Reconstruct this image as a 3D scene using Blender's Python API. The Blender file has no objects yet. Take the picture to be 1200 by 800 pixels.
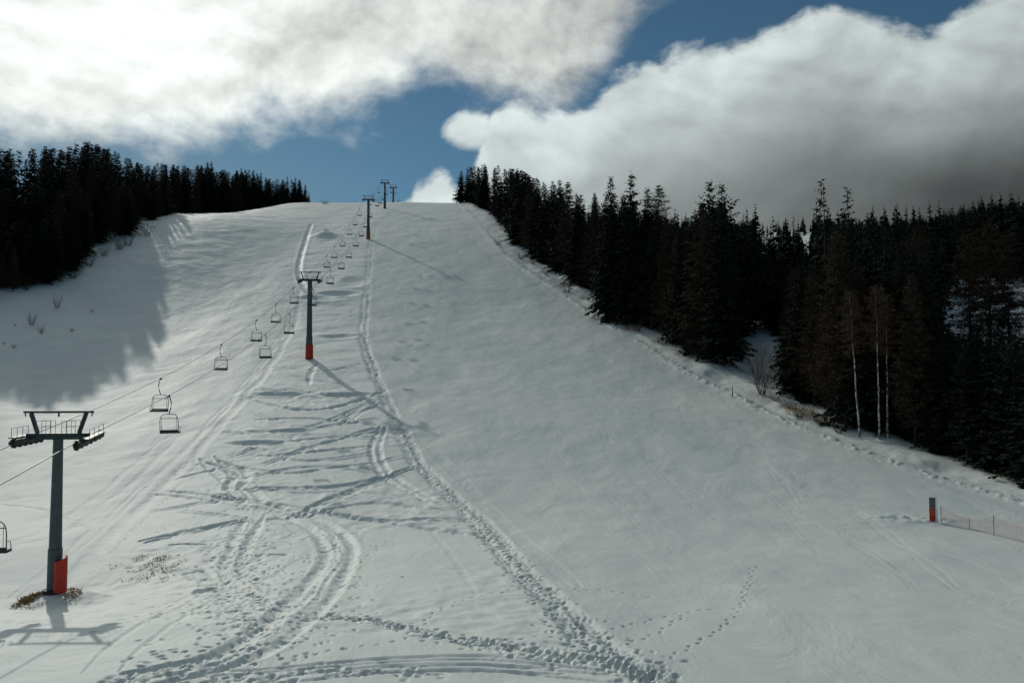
import bpy, bmesh, math, random
import numpy as np
from mathutils import Vector, Matrix
random.seed(11)
RNG = np.random.default_rng(11)
C = bpy.context.scene.collection
SC = bpy.context.scene
R = math.radians

# ------------------------------------------------------------------ camera, light, sky, exposure
TH = math.atan(0.05)
FPX = 1000.0
cam_data = bpy.data.cameras.new('camera')
cam_data.lens = 36.0 * FPX / 1200.0
cam_data.sensor_width = 36.0
cam_data.clip_start = 0.5
cam_data.clip_end = 9000
cam = bpy.data.objects.new('camera', cam_data)
C.objects.link(cam)
cam.location = (0, 0, 0)
cam.rotation_euler = (math.pi / 2 + TH, 0, 0)
SC.camera = cam
SC.view_settings.view_transform = 'Standard'
SC.view_settings.look = 'None'
SC.view_settings.gamma = 1
SC.view_settings.use_curve_mapping = False
SC.view_settings.exposure = -1.15
SC.render.resolution_x = 1024
SC.render.resolution_y = 682
SC.cycles.max_bounces = 6
SC.cycles.transparent_max_bounces = 6


def uv(px, py):
    """photo pixel -> horizontal and vertical slope of the sight line (X/Y, Z/Y)"""
    x = (px - 600.0) / FPX
    y = (400.0 - py) / FPX
    Y = math.cos(TH) - y * math.sin(TH)
    Z = math.sin(TH) + y * math.cos(TH)
    return x / Y, Z / Y


def topix(X, Y, Z):
    d = Y * math.cos(TH) + Z * math.sin(TH)
    return 600 + FPX * X / d, 400 - FPX * (Z * math.cos(TH) - Y * math.sin(TH)) / d


def azel(px, py):
    u, v = uv(px, py)
    return math.atan(u), math.atan(v / math.sqrt(1 + u * u))


SUN_AZ, SUN_EL = azel(66, -105)
SUN = Vector((math.sin(SUN_AZ) * math.cos(SUN_EL), math.cos(SUN_AZ) * math.cos(SUN_EL), math.sin(SUN_EL)))
sl = bpy.data.lights.new('sun', 'SUN')
sl.energy = 3.0
sl.angle = R(0.6)
sl.color = (1.0, 0.965, 0.87)
so = bpy.data.objects.new('sun', sl)
C.objects.link(so)
so.rotation_euler = SUN.to_track_quat('Z', 'Y').to_euler()
so.location = (-60, 100, 120)

world = bpy.data.worlds.new('World')
SC.world = world
world.use_nodes = True


class NT:
    """small helper for building node trees"""
    def __init__(s, tree):
        s.t = tree
        s.n = tree.nodes
        s.l = tree.links

    def put(s, sock, v):
        if isinstance(v, bpy.types.NodeSocket):
            s.l.new(v, sock)
        else:
            sock.default_value = v

    def m(s, op, a, b=None, c=None, clamp=False):
        k = s.n.new('ShaderNodeMath')
        k.operation = op
        k.use_clamp = clamp
        for i, v in enumerate((a, b, c)):
            if v is not None:
                s.put(k.inputs[i], v)
        return k.outputs[0]

    def vm(s, op, a, b=None, scale=None):
        k = s.n.new('ShaderNodeVectorMath')
        k.operation = op
        s.put(k.inputs[0], a)
        if b is not None:
            s.put(k.inputs[1], b)
        if scale is not None:
            s.put(k.inputs['Scale'], scale)
        return k

    def noise(s, vec, scale, detail=6.0, rough=0.55, dist=0.0):
        k = s.n.new('ShaderNodeTexNoise')
        k.noise_dimensions = '3D'
        s.put(k.inputs['Vector'], vec)
        k.inputs['Scale'].default_value = scale
        k.inputs['Detail'].default_value = detail
        k.inputs['Roughness'].default_value = rough
        k.inputs['Distortion'].default_value = dist
        return k.outputs[0]

    def smooth(s, x, lo, hi, o0=0.0, o1=1.0):
        k = s.n.new('ShaderNodeMapRange')
        k.interpolation_type = 'SMOOTHSTEP'
        s.put(k.inputs['Value'], x)
        k.inputs['From Min'].default_value = lo
        k.inputs['From Max'].default_value = hi
        k.inputs['To Min'].default_value = o0
        k.inputs['To Max'].default_value = o1
        return k.outputs[0]

    def lin(s, x, lo, hi, o0=0.0, o1=1.0):
        k = s.n.new('ShaderNodeMapRange')
        s.put(k.inputs['Value'], x)
        k.inputs['From Min'].default_value = lo
        k.inputs['From Max'].default_value = hi
        k.inputs['To Min'].default_value = o0
        k.inputs['To Max'].default_value = o1
        return k.outputs[0]

    def mix(s, f, a, b, blend='MIX'):
        k = s.n.new('ShaderNodeMix')
        k.data_type = 'RGBA'
        k.blend_type = blend
        s.put(k.inputs[0], f)
        s.put(k.inputs[6], a)
        s.put(k.inputs[7], b)
        return k.outputs[2]

    def curve(s, x, pts, lo, hi):
        """x -> y through points, y in lo..hi"""
        k = s.n.new('ShaderNodeFloatCurve')
        x0, x1 = pts[0][0], pts[-1][0]
        cv = k.mapping.curves[0]
        nx = lambda q: (q - x0) / (x1 - x0)
        ny = lambda q: (q - lo) / (hi - lo)
        for q in pts[1:-1]:
            cv.points.new(nx(q[0]), ny(q[1]))
        cv.points[0].location = (0, ny(pts[0][1]))
        cv.points[-1].location = (1, ny(pts[-1][1]))
        k.mapping.update()
        k.inputs['Factor'].default_value = 1
        s.put(k.inputs['Value'], s.lin(x, x0, x1))
        return s.lin(k.outputs[0], 0, 1, lo, hi)


def build_world():
    t = NT(world.node_tree)
    t.n.clear()
    out = t.n.new('ShaderNodeOutputWorld')
    bg = t.n.new('ShaderNodeBackground')
    bg.inputs['Strength'].default_value = 0.1
    t.l.new(bg.outputs[0], out.inputs[0])
    sky = t.n.new('ShaderNodeTexSky')
    sky.sky_type = 'NISHITA'
    sky.sun_disc = False
    sky.sun_elevation = SUN_EL
    sky.sun_rotation = SUN_AZ
    sky.altitude = 1600
    sky.air_density = 1.0
    sky.dust_density = 0.3
    sky.ozone_density = 2.0
    tc = t.n.new('ShaderNodeTexCoord')
    d = tc.outputs['Generated']
    sx = t.n.new('ShaderNodeSeparateXYZ')
    t.l.new(d, sx.inputs[0])
    A = t.m('ARCTAN2', sx.outputs[0], sx.outputs[1])
    E = t.m('ARCSINE', sx.outputs[2])
    ca = lambda pts: [azel(*p) for p in pts]
    sunang = t.m('ARCCOSINE', t.m('MINIMUM', t.vm('DOT_PRODUCT', d, tuple(SUN)).outputs['Value'], 0.99999))
    # noise fields on the direction, and the same shifted towards the sun for relief
    dn = t.vm('MULTIPLY', d, (1.0, 1.0, 1.5)).outputs[0]
    dsh = t.vm('ADD', dn, (-0.010, 0.0, 0.026)).outputs[0]
    nA = t.noise(dn, 5.0, 9, 0.56, 0.25)
    nB = t.noise(dsh, 5.0, 9, 0.56, 0.25)
    nC = t.noise(t.vm('ADD', dn, (7.3, 2.1, 4.4)).outputs[0], 2.6, 5, 0.5, 0.3)
    nD = t.noise(t.vm('ADD', dn, (3.3, 9.1, 1.4)).outputs[0], 14.0, 8, 0.66, 0.3)
    def puff(vec):
        k = t.n.new('ShaderNodeTexVoronoi')
        k.feature = 'F1'
        k.normalize = True
        t.put(k.inputs['Vector'], vec)
        k.inputs['Scale'].default_value = 9.0
        k.inputs['Detail'].default_value = 2.0
        k.inputs['Roughness'].default_value = 0.55
        return k.outputs['Distance']
    nz_ = t.n.new('ShaderNodeTexNoise')
    t.l.new(dn, nz_.inputs['Vector'])
    nz_.inputs['Scale'].default_value = 9.0
    nz_.inputs['Detail'].default_value = 5.0
    wob = t.vm('SCALE', nz_.outputs['Color'], scale=0.10).outputs[0]
    pA = puff(t.vm('ADD', dn, wob).outputs[0])
    pB = puff(t.vm('ADD', dsh, wob).outputs[0])
    prel = t.m('SUBTRACT', pB, pA)
    pz = t.m('SUBTRACT', 0.42, pA)
    relief = t.m('SUBTRACT', nA, nB)
    nz = t.m('SUBTRACT', nA, 0.5)
    nzc = t.m('SUBTRACT', nC, 0.5)
    nzd = t.m('SUBTRACT', nD, 0.5)
    # --- right hand bank: everything below its upper edge
    e1 = ca([(380, 260), (478, 246), (489, 226), (505, 211), (520, 209), (538, 222), (553, 205), (568, 168), (580, 136), (598, 122), (640, 142), (690, 128), (725, 98), (780, 80),
             (850, 70), (905, 48), (980, 27), (1060, 44), (1130, 22), (1210, -10), (1300, -30)])
    edge1 = t.curve(A, e1, -0.05, 0.55)
    dep1 = t.m('SUBTRACT', edge1, E)
    D1 = t.m('ADD', dep1, t.m('ADD', t.m('MULTIPLY', pz, 0.085), t.m('ADD', t.m('MULTIPLY', nz, 0.05), t.m('MULTIPLY', nzd, 0.05))))
    tip = azel(552, 152)
    blob = t.m('ADD', t.m('POWER', t.m('DIVIDE', t.m('SUBTRACT', A, tip[0]), 0.036), 2.0), t.m('POWER', t.m('DIVIDE', t.m('SUBTRACT', E, tip[1]), 0.022), 2.0))
    Dt = t.m('ADD', t.m('MULTIPLY', t.m('SUBTRACT', 1.0, blob), 0.02), t.m('ADD', t.m('MULTIPLY', nz, 0.07), t.m('MULTIPLY', nzd, 0.03)))
    D1 = t.m('MAXIMUM', D1, Dt)
    a1 = t.m('MULTIPLY', t.smooth(D1, -0.006, 0.014), t.smooth(sunang, 2.2, 1.3))
    lo1 = t.smooth(A, azel(560, 200)[0], azel(1120, 200)[0])
    b1 = t.smooth(dep1, -0.01, 0.21, 0.90, 0.36)
    b1 = t.m('MULTIPLY', b1, t.m('SUBTRACT', 1.0, t.m('MULTIPLY', lo1, t.smooth(dep1, 0.01, 0.16, 0.12, 0.50))))
    b1 = t.m('ADD', b1, t.m('MULTIPLY', relief, t.smooth(dep1, 0.0, 0.16, 1.2, 0.25)))
    b1 = t.m('ADD', b1, t.m('MULTIPLY', prel, t.smooth(dep1, 0.0, 0.14, 0.75, 0.06)))
    b1 = t.m('ADD', b1, t.m('MULTIPLY', nzc, 0.12))
    b1 = t.m('MULTIPLY', b1, t.m('SUBTRACT', 1.0, t.m('MULTIPLY', t.smooth(A, azel(980, 200)[0], azel(1130, 200)[0]),
             t.smooth(E, azel(1100, 150)[1], azel(1100, 232)[1], 0.0, 0.52))))
    b1 = t.m('MAXIMUM', b1, 0.05)
    # --- left hand bank: everything above its lower edge
    e2 = ca([(-120, 186), (0, 182), (110, 176), (210, 186), (300, 172), (390, 172), (430, 150), (480, 118), (540, 112), (590, 128),
             (640, 132), (680, 108), (715, 60), (760, 0), (800, -60), (900, -110), (1050, -110), (1300, -150)])
    edge2 = t.curve(A, e2, -0.05, 0.75)
    dep2 = t.m('SUBTRACT', E, edge2)
    D2 = t.m('ADD', dep2, t.m('ADD', t.m('MULTIPLY', pz, 0.05), t.m('ADD', t.m('MULTIPLY', nz, 0.20), t.m('MULTIPLY', nzd, 0.07))))
    a2 = t.m('MULTIPLY', t.smooth(D2, -0.020, 0.060), t.smooth(sunang, 1.30, 0.70))
    glow = t.m('POWER', 2.718, t.m('MULTIPLY', t.m('POWER', t.m('DIVIDE', sunang, 0.52), 2.0), -1.0))
    b2 = t.m('ADD', 0.50, t.m('MULTIPLY', glow, 0.80))
    b2 = t.m('ADD', b2, t.m('ADD', t.m('MULTIPLY', prel, 0.55), t.m('MULTIPLY', relief, 2.6)))
    b2 = t.m('ADD', b2, t.m('MULTIPLY', nzc, 0.95))
    b2 = t.m('MAXIMUM', b2, 0.2)
    # faint veil low on the left
    veil = t.m('MULTIPLY', t.smooth(A, azel(520, 200)[0], azel(180, 200)[0]),
               t.m('MULTIPLY', t.smooth(E, 0.30, 0.20), t.smooth(nA, 0.35, 0.75, 0.25, 0.75)))
    skyc = t.mix(1.0, sky.outputs[0], (0.66, 0.95, 0.94, 1), 'MULTIPLY')
    skyc = t.mix(veil, skyc, (4.4, 4.9, 5.2, 1))
    tone = lambda b, col: t.vm('SCALE', col, scale=t.m('MULTIPLY', b, 17.0)).outputs[0]
    c = t.mix(a2, skyc, tone(b2, (0.955, 1.0, 0.97)))
    c = t.mix(a1, c, tone(b1, (0.90, 1.0, 1.0)))
    t.l.new(c, bg.inputs['Color'])


build_world()

# ------------------------------------------------------------------ helpers


def tag(o, label=None, cat=None, group=None, kind=None):
    if label: o['label'] = label
    if cat: o['category'] = cat
    if group: o['group'] = group
    if kind: o['kind'] = kind
    return o


def thing(name, loc, label, cat, group=None, rz=0.0):
    o = bpy.data.objects.new(name, None)
    o.empty_display_size = 0.3
    C.objects.link(o)
    o.location = loc
    o.rotation_euler = (0, 0, rz)
    return tag(o, label, cat, group)


def link_mesh(name, me, parent=None, mat=None):
    o = bpy.data.objects.new(name, me)
    C.objects.link(o)
    if mat and not me.materials: me.materials.append(mat)
    if parent: o.parent = parent
    return o


def np_mesh(name, V, F, mat=None, smooth=False):
    """V (n,3) array, F (m,k) array of equal sized faces"""
    me = bpy.data.meshes.new(name)
    V = np.asarray(V, dtype=np.float32)
    F = np.asarray(F, dtype=np.int32)
    m, k = F.shape
    me.vertices.add(len(V))
    me.vertices.foreach_set('co', V.ravel())
    me.loops.add(m * k)
    me.loops.foreach_set('vertex_index', F.ravel())
    me.polygons.add(m)
    me.polygons.foreach_set('loop_start', np.arange(0, m * k, k, dtype=np.int32))
    me.polygons.foreach_set('loop_total', np.full(m, k, dtype=np.int32))
    me.polygons.foreach_set('use_smooth', np.full(m, smooth, dtype=bool))
    me.update(calc_edges=True)
    if mat: me.materials.append(mat)
    return me


class MB:
    """collects simple shapes and links them as ONE mesh object"""
    def __init__(s):
        s.bm = bmesh.new()

    def box(s, c, size, rot=None, bevel=0.0):
        r = bmesh.ops.create_cube(s.bm, size=1.0)
        vs = r['verts']
        M = Matrix.Translation(c) @ (rot.to_4x4() if rot is not None else Matrix.Identity(4)) @ Matrix.Diagonal((size[0], size[1], size[2], 1))
        bmesh.ops.transform(s.bm, matrix=M, verts=vs)
        if bevel > 0:
            es = list({e for v in vs for e in v.link_edges})
            bmesh.ops.bevel(s.bm, geom=es, offset=bevel, segments=2, affect='EDGES', profile=0.6)
        return s

    def tube(s, pts, rad, n=8, caps=True):
        pts = [Vector(p) for p in pts]
        rads = rad if isinstance(rad, (list, tuple)) else [rad] * len(pts)
        rings = []
        up = Vector((0, 0, 1))
        for i, p in enumerate(pts):
            a = pts[max(i - 1, 0)]
            b = pts[min(i + 1, len(pts) - 1)]
            t = (b - a).normalized()
            x = t.cross(up)
            if x.length < 1e-3: x = t.cross(Vector((0, 1, 0)))
            x.normalize()
            y = x.cross(t)
            rings.append([s.bm.verts.new(p + (x * math.cos(q) + y * math.sin(q)) * rads[i]) for q in
                          [2 * math.pi * k / n for k in range(n)]])
        for a, b in zip(rings, rings[1:]):
            for k in range(n):
                s.bm.faces.new((a[k], a[(k + 1) % n], b[(k + 1) % n], b[k]))
        if caps:
            s.bm.faces.new(rings[0][::-1])
            s.bm.faces.new(rings[-1])
        return s

    def disc(s, c, axis, r, w, n=16):
        a = Vector(axis).normalized()
        c = Vector(c)
        return s.tube([c - a * w / 2, c + a * w / 2], r, n)

    def build(s, name, mat, parent=None, smooth=True):
        me = bpy.data.meshes.new(name)
        bmesh.ops.recalc_face_normals(s.bm, faces=s.bm.faces[:])
        s.bm.to_mesh(me)
        s.bm.free()
        if smooth:
            for p in me.polygons: p.use_smooth = True
            try:
                me.set_sharp_from_angle(angle=R(35))
            except Exception:
                pass
        return link_mesh(name, me, parent, mat)


def material(name, col, rough=0.6, metal=0.0, vary=0.15, scale=6.0, bump=0.0, spec=0.4):
    m = bpy.data.materials.new(name)
    m.use_nodes = True
    t = NT(m.node_tree)
    b = m.node_tree.nodes['Principled BSDF']
    tc = t.n.new('ShaderNodeTexCoord')
    n = t.noise(tc.outputs['Object'], scale, 5, 0.6)
    lo = tuple(c * (1 - vary) for c in col) + (1,)
    hi = tuple(min(1, c * (1 + vary)) for c in col) + (1,)
    t.l.new(t.mix(t.smooth(n, 0.3, 0.7), lo, hi), b.inputs['Base Color'])
    b.inputs['Roughness'].default_value = rough
    b.inputs['Metallic'].default_value = metal
    b.inputs['Specular IOR Level'].default_value = spec
    if bump > 0:
        bp = t.n.new('ShaderNodeBump')
        bp.inputs['Strength'].default_value = bump
        bp.inputs['Distance'].default_value = 0.02
        t.l.new(n, bp.inputs['Height'])
        t.l.new(bp.outputs[0], b.inputs['Normal'])
    return m


M_STEEL = material('painted_grey_steel', (0.085, 0.105, 0.105), 0.55, 0.2, 0.2, 3.0)
M_ARM = material('dark_grey_steel', (0.05, 0.062, 0.062), 0.55, 0.2, 0.2, 3.0)
M_DARK = material('black_rubber', (0.02, 0.02, 0.022), 0.7)
M_GALV = material('galvanised_rail', (0.30, 0.32, 0.32), 0.45, 0.6)
M_RED = material('red_foam_pad', (0.52, 0.032, 0.014), 0.55, 0, 0.12, 5.0)
M_ORANGE = material('weathered_orange_pad', (0.34, 0.10, 0.05), 0.6)
M_ROPE = material('steel_rope', (0.10, 0.105, 0.11), 0.5, 0.4)
M_SEAT = material('dark_seat', (0.035, 0.04, 0.042), 0.6)
M_CHAIR = material('chair_tube', (0.10, 0.115, 0.115), 0.45, 0.5)
M_BARK = material('spruce_bark', (0.035, 0.027, 0.021), 0.9, 0, 0.3, 8.0, 0.4)
M_NEEDLE = material('spruce_needles', (0.021, 0.030, 0.020), 0.85, 0, 0.45, 1.2, spec=0.05)
M_LARCH = material('larch_twigs', (0.066, 0.049, 0.034), 0.9, 0, 0.3, 1.2, spec=0.05)
M_BIRCHTWIG = material('birch_twigs', (0.10, 0.066, 0.045), 0.9, 0, 0.3, 1.2, spec=0.05)
M_SHRUB = material('shrub_twigs', (0.060, 0.042, 0.034), 0.9, 0, 0.3, 3.0, spec=0.1)
M_GRASS = material('dead_grass', (0.34, 0.235, 0.095), 0.9, 0, 0.4, 5.0, spec=0.1)
M_WHITE = material('white_plastic', (0.75, 0.77, 0.75), 0.5)
M_NET = material('faded_orange_net', (0.62, 0.30, 0.24), 0.7)
M_SIGNGREY = material('grey_panel', (0.12, 0.125, 0.125), 0.6)
M_SIGNRED = material('red_panel', (0.50, 0.025, 0.015), 0.55)
M_OLIVE = material('ochre_emblem', (0.40, 0.24, 0.07), 0.6)


def birch_bark():
    m = bpy.data.materials.new('birch_bark')
    m.use_nodes = True
    t = NT(m.node_tree)
    b = m.node_tree.nodes['Principled BSDF']
    tc = t.n.new('ShaderNodeTexCoord')
    v = t.vm('MULTIPLY', tc.outputs['Object'], (3.0, 3.0, 1.3)).outputs[0]
    n = t.noise(v, 1.6, 5, 0.65)
    t.l.new(t.mix(t.smooth(n, 0.44, 0.56), (0.05, 0.045, 0.04, 1), (0.62, 0.60, 0.56, 1)), b.inputs['Base Color'])
    b.inputs['Roughness'].default_value = 0.7
    return m


M_BIRCH = birch_bark()

# ------------------------------------------------------------------ terrain height field


def _hash(ix, iy, seed):
    h = (ix.astype(np.int64) * 374761393 + iy.astype(np.int64) * 668265263 + seed * 974711) & 0xFFFFFFFF
    h = ((h ^ (h >> 13)) * 1274126177) & 0xFFFFFFFF
    h = h ^ (h >> 16)
    return (h & 0xFFFFFF).astype(np.float64) / 0xFFFFFF


def vnoise(x, y, seed=0):
    ix = np.floor(x); iy = np.floor(y)
    fx = x - ix; fy = y - iy
    fx = fx * fx * fx * (fx * (fx * 6 - 15) + 10)
    fy = fy * fy * fy * (fy * (fy * 6 - 15) + 10)
    a = _hash(ix, iy, seed); b = _hash(ix + 1, iy, seed)
    c = _hash(ix, iy + 1, seed); d = _hash(ix + 1, iy + 1, seed)
    return (a * (1 - fx) + b * fx) * (1 - fy) + (c * (1 - fx) + d * fx) * fy - 0.5


def fbm(x, y, seed=0, oct=3):
    r = 0; amp = 1.0; f = 1.0
    for i in range(oct):
        r = r + amp * vnoise(x * f + 13.7 * i, y * f - 7.1 * i, seed + i)
        amp *= 0.5; f *= 2.03
    return r


def sstep(x, a, b):
    t = np.clip((x - a) / (b - a), 0, 1)
    return t * t * (3 - 2 * t)


# profile along the fall line, from the lift towers' feet
_GY = [-400, -60, 20, 30, 44, 64, 75, 85, 100, 115, 133, 165, 195, 235, 254, 300, 338, 365, 385, 405, 430, 470, 600, 1000, 3000]
_GZ = [-12, -10.5, -9.4, -9.4, -10.2, -10.3, -8.8, -7.0, -3.8, -0.7, 4.0, 13.2, 23.8, 37.6, 44.2, 59.0, 70.6, 78.2, 82.6, 85.2, 87.0, 88.5, 92, 98, 110]
_ty = np.arange(-400, 3000, 1.0)
_tz = np.interp(_ty, _GY, _GZ)
_k = np.exp(-0.5 * (np.arange(-24, 25) / 7.0) ** 2); _k /= _k.sum()
_tz2 = np.convolve(np.pad(_tz, 24, mode='edge'), _k, 'valid')


def g(Y):
    return np.interp(Y, _ty, _tz2)


def solveY(v, y0=22.0):
    ys = np.arange(y0, 395, 0.1)
    r = g(ys) / ys
    i = np.argmax(r >= v)
    return float(ys[i]) if r[i] >= v else 390.0


_edge = []
for p in [(560, 262), (575, 281), (590, 297), (620, 318), (650, 337), (700, 372), (760, 408), (800, 434), (860, 462), (900, 484),
          (950, 505), (1000, 524), (1060, 546), (1120, 566), (1200, 590)]:
    u, v = uv(*p)
    y = solveY(v, 50)
    _edge.append((y, u * y))
_edge += [(56, 40.5), (40, 43.5), (0, 50), (390, -27.5), (430, -31), (3000, -200), (-400, 80)]
_edge.sort()
_EY = [e[0] for e in _edge]; _EX = [e[1] for e in _edge]


def xedge(Y):
    return np.interp(Y, _EY, _EX)


def zf(X, Y):
    """smooth ground (no tracks)"""
    X = np.asarray(X, dtype=np.float64); Y = np.asarray(Y, dtype=np.float64)
    z = g(Y)
    # left bank and the bench below the left forest
    z = z + 6.5 * sstep(-X, 58, 98) * sstep(Y, 70, 140) * (1 - sstep(Y, 230, 330))
    gl = 61.8 + 0.185 * (Y - 312)
    w = sstep(-X, 92, 128) * sstep(Y, 300, 325)
    z = z * (1 - w) + np.minimum(z, gl) * w
    z = z - 0.02 * np.maximum(-X - 130, 0)
    # right: beyond the piste edge a shelf, then a gully, then the wooded hillside
    d = X - xedge(Y)
    gr = np.where(Y < 338, g(Y), 70.6 + 0.20 * (Y - 338))
    gr = gr + sstep(X / np.maximum(Y, 30), 0.40, 0.62) * 0.058 * np.maximum(Y - 250, 0)
    hill = sstep(X / np.maximum(Y, 30), 0.44, 0.60)
    gr = np.minimum(gr, (0.196 + 0.026 * hill) * np.maximum(Y, 400))
    gr = np.where(Y > 1000, np.minimum(gr, 196 + 26 * hill - 0.25 * (Y - 1000)), gr)
    wr = sstep(d, 15, 80) * sstep(Y, 300, 380)
    z = z * (1 - wr) + gr * wr
    drop = np.clip(0.068 * Y, 0, 20)
    z = z - drop * sstep(d, 5.0, 34.0)
    z = z + 0.5 * sstep(d, 0, 3) * (1 - sstep(d, 4, 12)) * fbm(X / 5.0, Y / 6.0, 5, 2)
    z = z - 1.15 * np.exp(-((X + 24) / 10) ** 2 - ((Y - 45) / 8.0) ** 2) + 0.45 * np.exp(-((X + 17) / 9) ** 2 - ((Y - 31) / 6) ** 2)
    # large soft undulation
    z = z + 0.32 * fbm(X / 26.0, Y / 34.0, 21, 2) * sstep(Y, 45, 90)
    z = z + np.clip((Y - 330) / 300, 0, 1) * sstep(d, 20, 60) * 8 * fbm(X / 90.0, Y / 90.0, 31, 3)
    return z


def ground_at(px, py, y0=18.0, y1=1200.0):
    u, v = uv(px, py)
    ys = np.geomspace(y0, y1, 6000)
    zz = zf(u * ys, ys) / ys
    i = int(np.argmax(zz >= v))
    if zz[i] < v: i = int(np.argmax(zz))
    y = float(ys[i])
    return np.array([u * y, y])


def zg(x, y):
    return float(zf(np.array([x]), np.array([y]))[0])


# ---- grid whose spacing grows with distance
def y_rows():
    ys = list(np.linspace(-120, 16, 12))
    y = 17.5
    while y < 24: ys.append(y); y += 0.35
    while y < 440:
        ys.append(y); y += 0.09 * (y / 28.0) ** 0.85 if y < 135 else 0.343 * (y / 135.0) ** 1.4
    while y < 3000:
        ys.append(y); y *= 1.018
    return np.array(ys)


YS = y_rows()
US = np.concatenate([np.linspace(-3.2, -0.80, 30)[:-1], np.linspace(-0.80, -0.64, 40)[:-1], np.arange(-0.64, 0.66, 0.00165), np.linspace(0.66, 0.9, 40)[1:], np.linspace(0.9, 3.2, 30)[1:]])
WY = np.maximum(YS, 20.0)
GX = WY[:, None] * US[None, :]
GYm = np.repeat(YS[:, None], len(US), axis=1)
GZ = zf(GX, GYm)
ROWSP = np.gradient(YS)
DIG = np.zeros_like(GZ)


def patch(x0, x1, y0, y1):
    j0, j1 = np.searchsorted(YS, [y0, y1])
    j0 = max(j0 - 1, 0); j1 = min(j1 + 1, len(YS))
    w0, w1 = max(YS[j0], 20), max(YS[j1 - 1], 20)
    ul = min(x0 / w0, x0 / w1); uh = max(x1 / w0, x1 / w1)
    i0, i1 = np.searchsorted(US, [ul, uh])
    return slice(j0, j1), slice(max(i0 - 1, 0), min(i1 + 1, len(US)))


def dimple(x, y, ang, ln, wd, dep, rim=0.10):
    rs = 0.55 * float(np.interp(y, YS, ROWSP))
    cs = 0.6 * y * 0.00165
    ln = max(ln, rs); wd = max(wd, cs)
    r = 2.2 * max(ln, wd)
    a, b = patch(x - r, x + r, y - r, y + r)
    dx = GX[a, b] - x; dy = GYm[a, b] - y
    ca, sa = math.cos(ang), math.sin(ang)
    p = (dx * ca + dy * sa) / ln; q = (-dx * sa + dy * ca) / wd
    rr = p * p + q * q
    DIG[a, b] += -dep * np.exp(-rr ** 1.5) + rim * dep * np.exp(-((np.sqrt(rr) - 1.45) / 0.4) ** 2)


def world_line(pxs, step=0.5):
    P = np.array([ground_at(*p) for p in pxs])
    # Catmull-Rom through the points
    out = []
    n = len(P)
    for i in range(n - 1):
        p0 = P[max(i - 1, 0)]; p1 = P[i]; p2 = P[i + 1]; p3 = P[min(i + 2, n - 1)]
        k = max(2, int(np.linalg.norm(p2 - p1) / step))
        for q in range(k):
            t = q / k
            out.append(0.5 * ((2 * p1) + (-p0 + p2) * t + (2 * p0 - 5 * p1 + 4 * p2 - p3) * t * t + (-p0 + 3 * p1 - 3 * p2 + p3) * t ** 3))
    out.append(P[-1])
    return np.array(out)


def groove(pxs, width, depth, off=0.0, rim=0.3, wob=0.0, line=None, rough=0.0):
    L = world_line(pxs, 0.8) if line is None else line
    if off or wob:
        T = np.gradient(L, axis=0); T /= np.linalg.norm(T, axis=1)[:, None] + 1e-9
        Nn = np.stack([-T[:, 1], T[:, 0]], 1)
        s = np.cumsum(np.r_[0, np.linalg.norm(np.diff(L, axis=0), axis=1)])
        L = L + Nn * (off + wob * 2 * vnoise(s / 5.0, s * 0 + off * 10, 77))[:, None]
    # in chunks so that each patch stays small
    best = {}
    for c0 in range(0, len(L) - 1, 6):
        seg = L[c0:c0 + 7]
        r = 3.0 * width + 0.5
        a, b = patch(seg[:, 0].min() - r, seg[:, 0].max() + r, seg[:, 1].min() - r, seg[:, 1].max() + r)
        px_, py_ = GX[a, b], GYm[a, b]
        D = np.full(px_.shape, 1e9)
        for k_, (p, q) in enumerate(zip(seg, seg[1:])):
            e_ = min(c0 + k_ + 0.5, len(L) - 1 - (c0 + k_ + 0.5)) * 0.8
            tp = 0.25 + 0.75 * min(1.0, e_ / 4.0)
            vx, vy = q - p
            l2 = vx * vx + vy * vy + 1e-9
            t = np.clip(((px_ - p[0]) * vx + (py_ - p[1]) * vy) / l2, 0, 1)
            D = np.minimum(D, np.hypot(px_ - p[0] - t * vx, py_ - p[1] - t * vy) / tp)
        w = np.maximum(width, 0.45 * py_ * 0.00165)
        cur = GROOVE[a, b]
        np.minimum(cur, D / w, out=cur)


GROOVE = None


def cut(pxs, width, depth, offs=(0.0,), rim=0.15, wob=0.0, rough=0.25):
    """carve parallel grooves along a line of photo points laid on the ground"""
    global GROOVE
    L = world_line(pxs, 0.8)
    if GROOVE is None: GROOVE = np.full_like(GZ, 1e9)
    pad = 6 * width + 4 + max(abs(o) for o in offs)
    B = patch(L[:, 0].min() - pad, L[:, 0].max() + pad, L[:, 1].min() - pad, L[:, 1].max() + pad)
    for o in offs:
        GROOVE[B] = 1e9
        groove(None, width, depth, o, rim, wob, line=L)
        m = GROOVE[B] < 4
        q = GROOVE[B][m]
        f = 1 + rough * 3 * vnoise(GX[B][m] / 0.5, GYm[B][m] / 0.5, 91)
        DIG[B][m] += f * (-depth * np.exp(-q ** 3) + rim * depth * np.exp(-((q - 1.6) / 0.5) ** 2))


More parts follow.
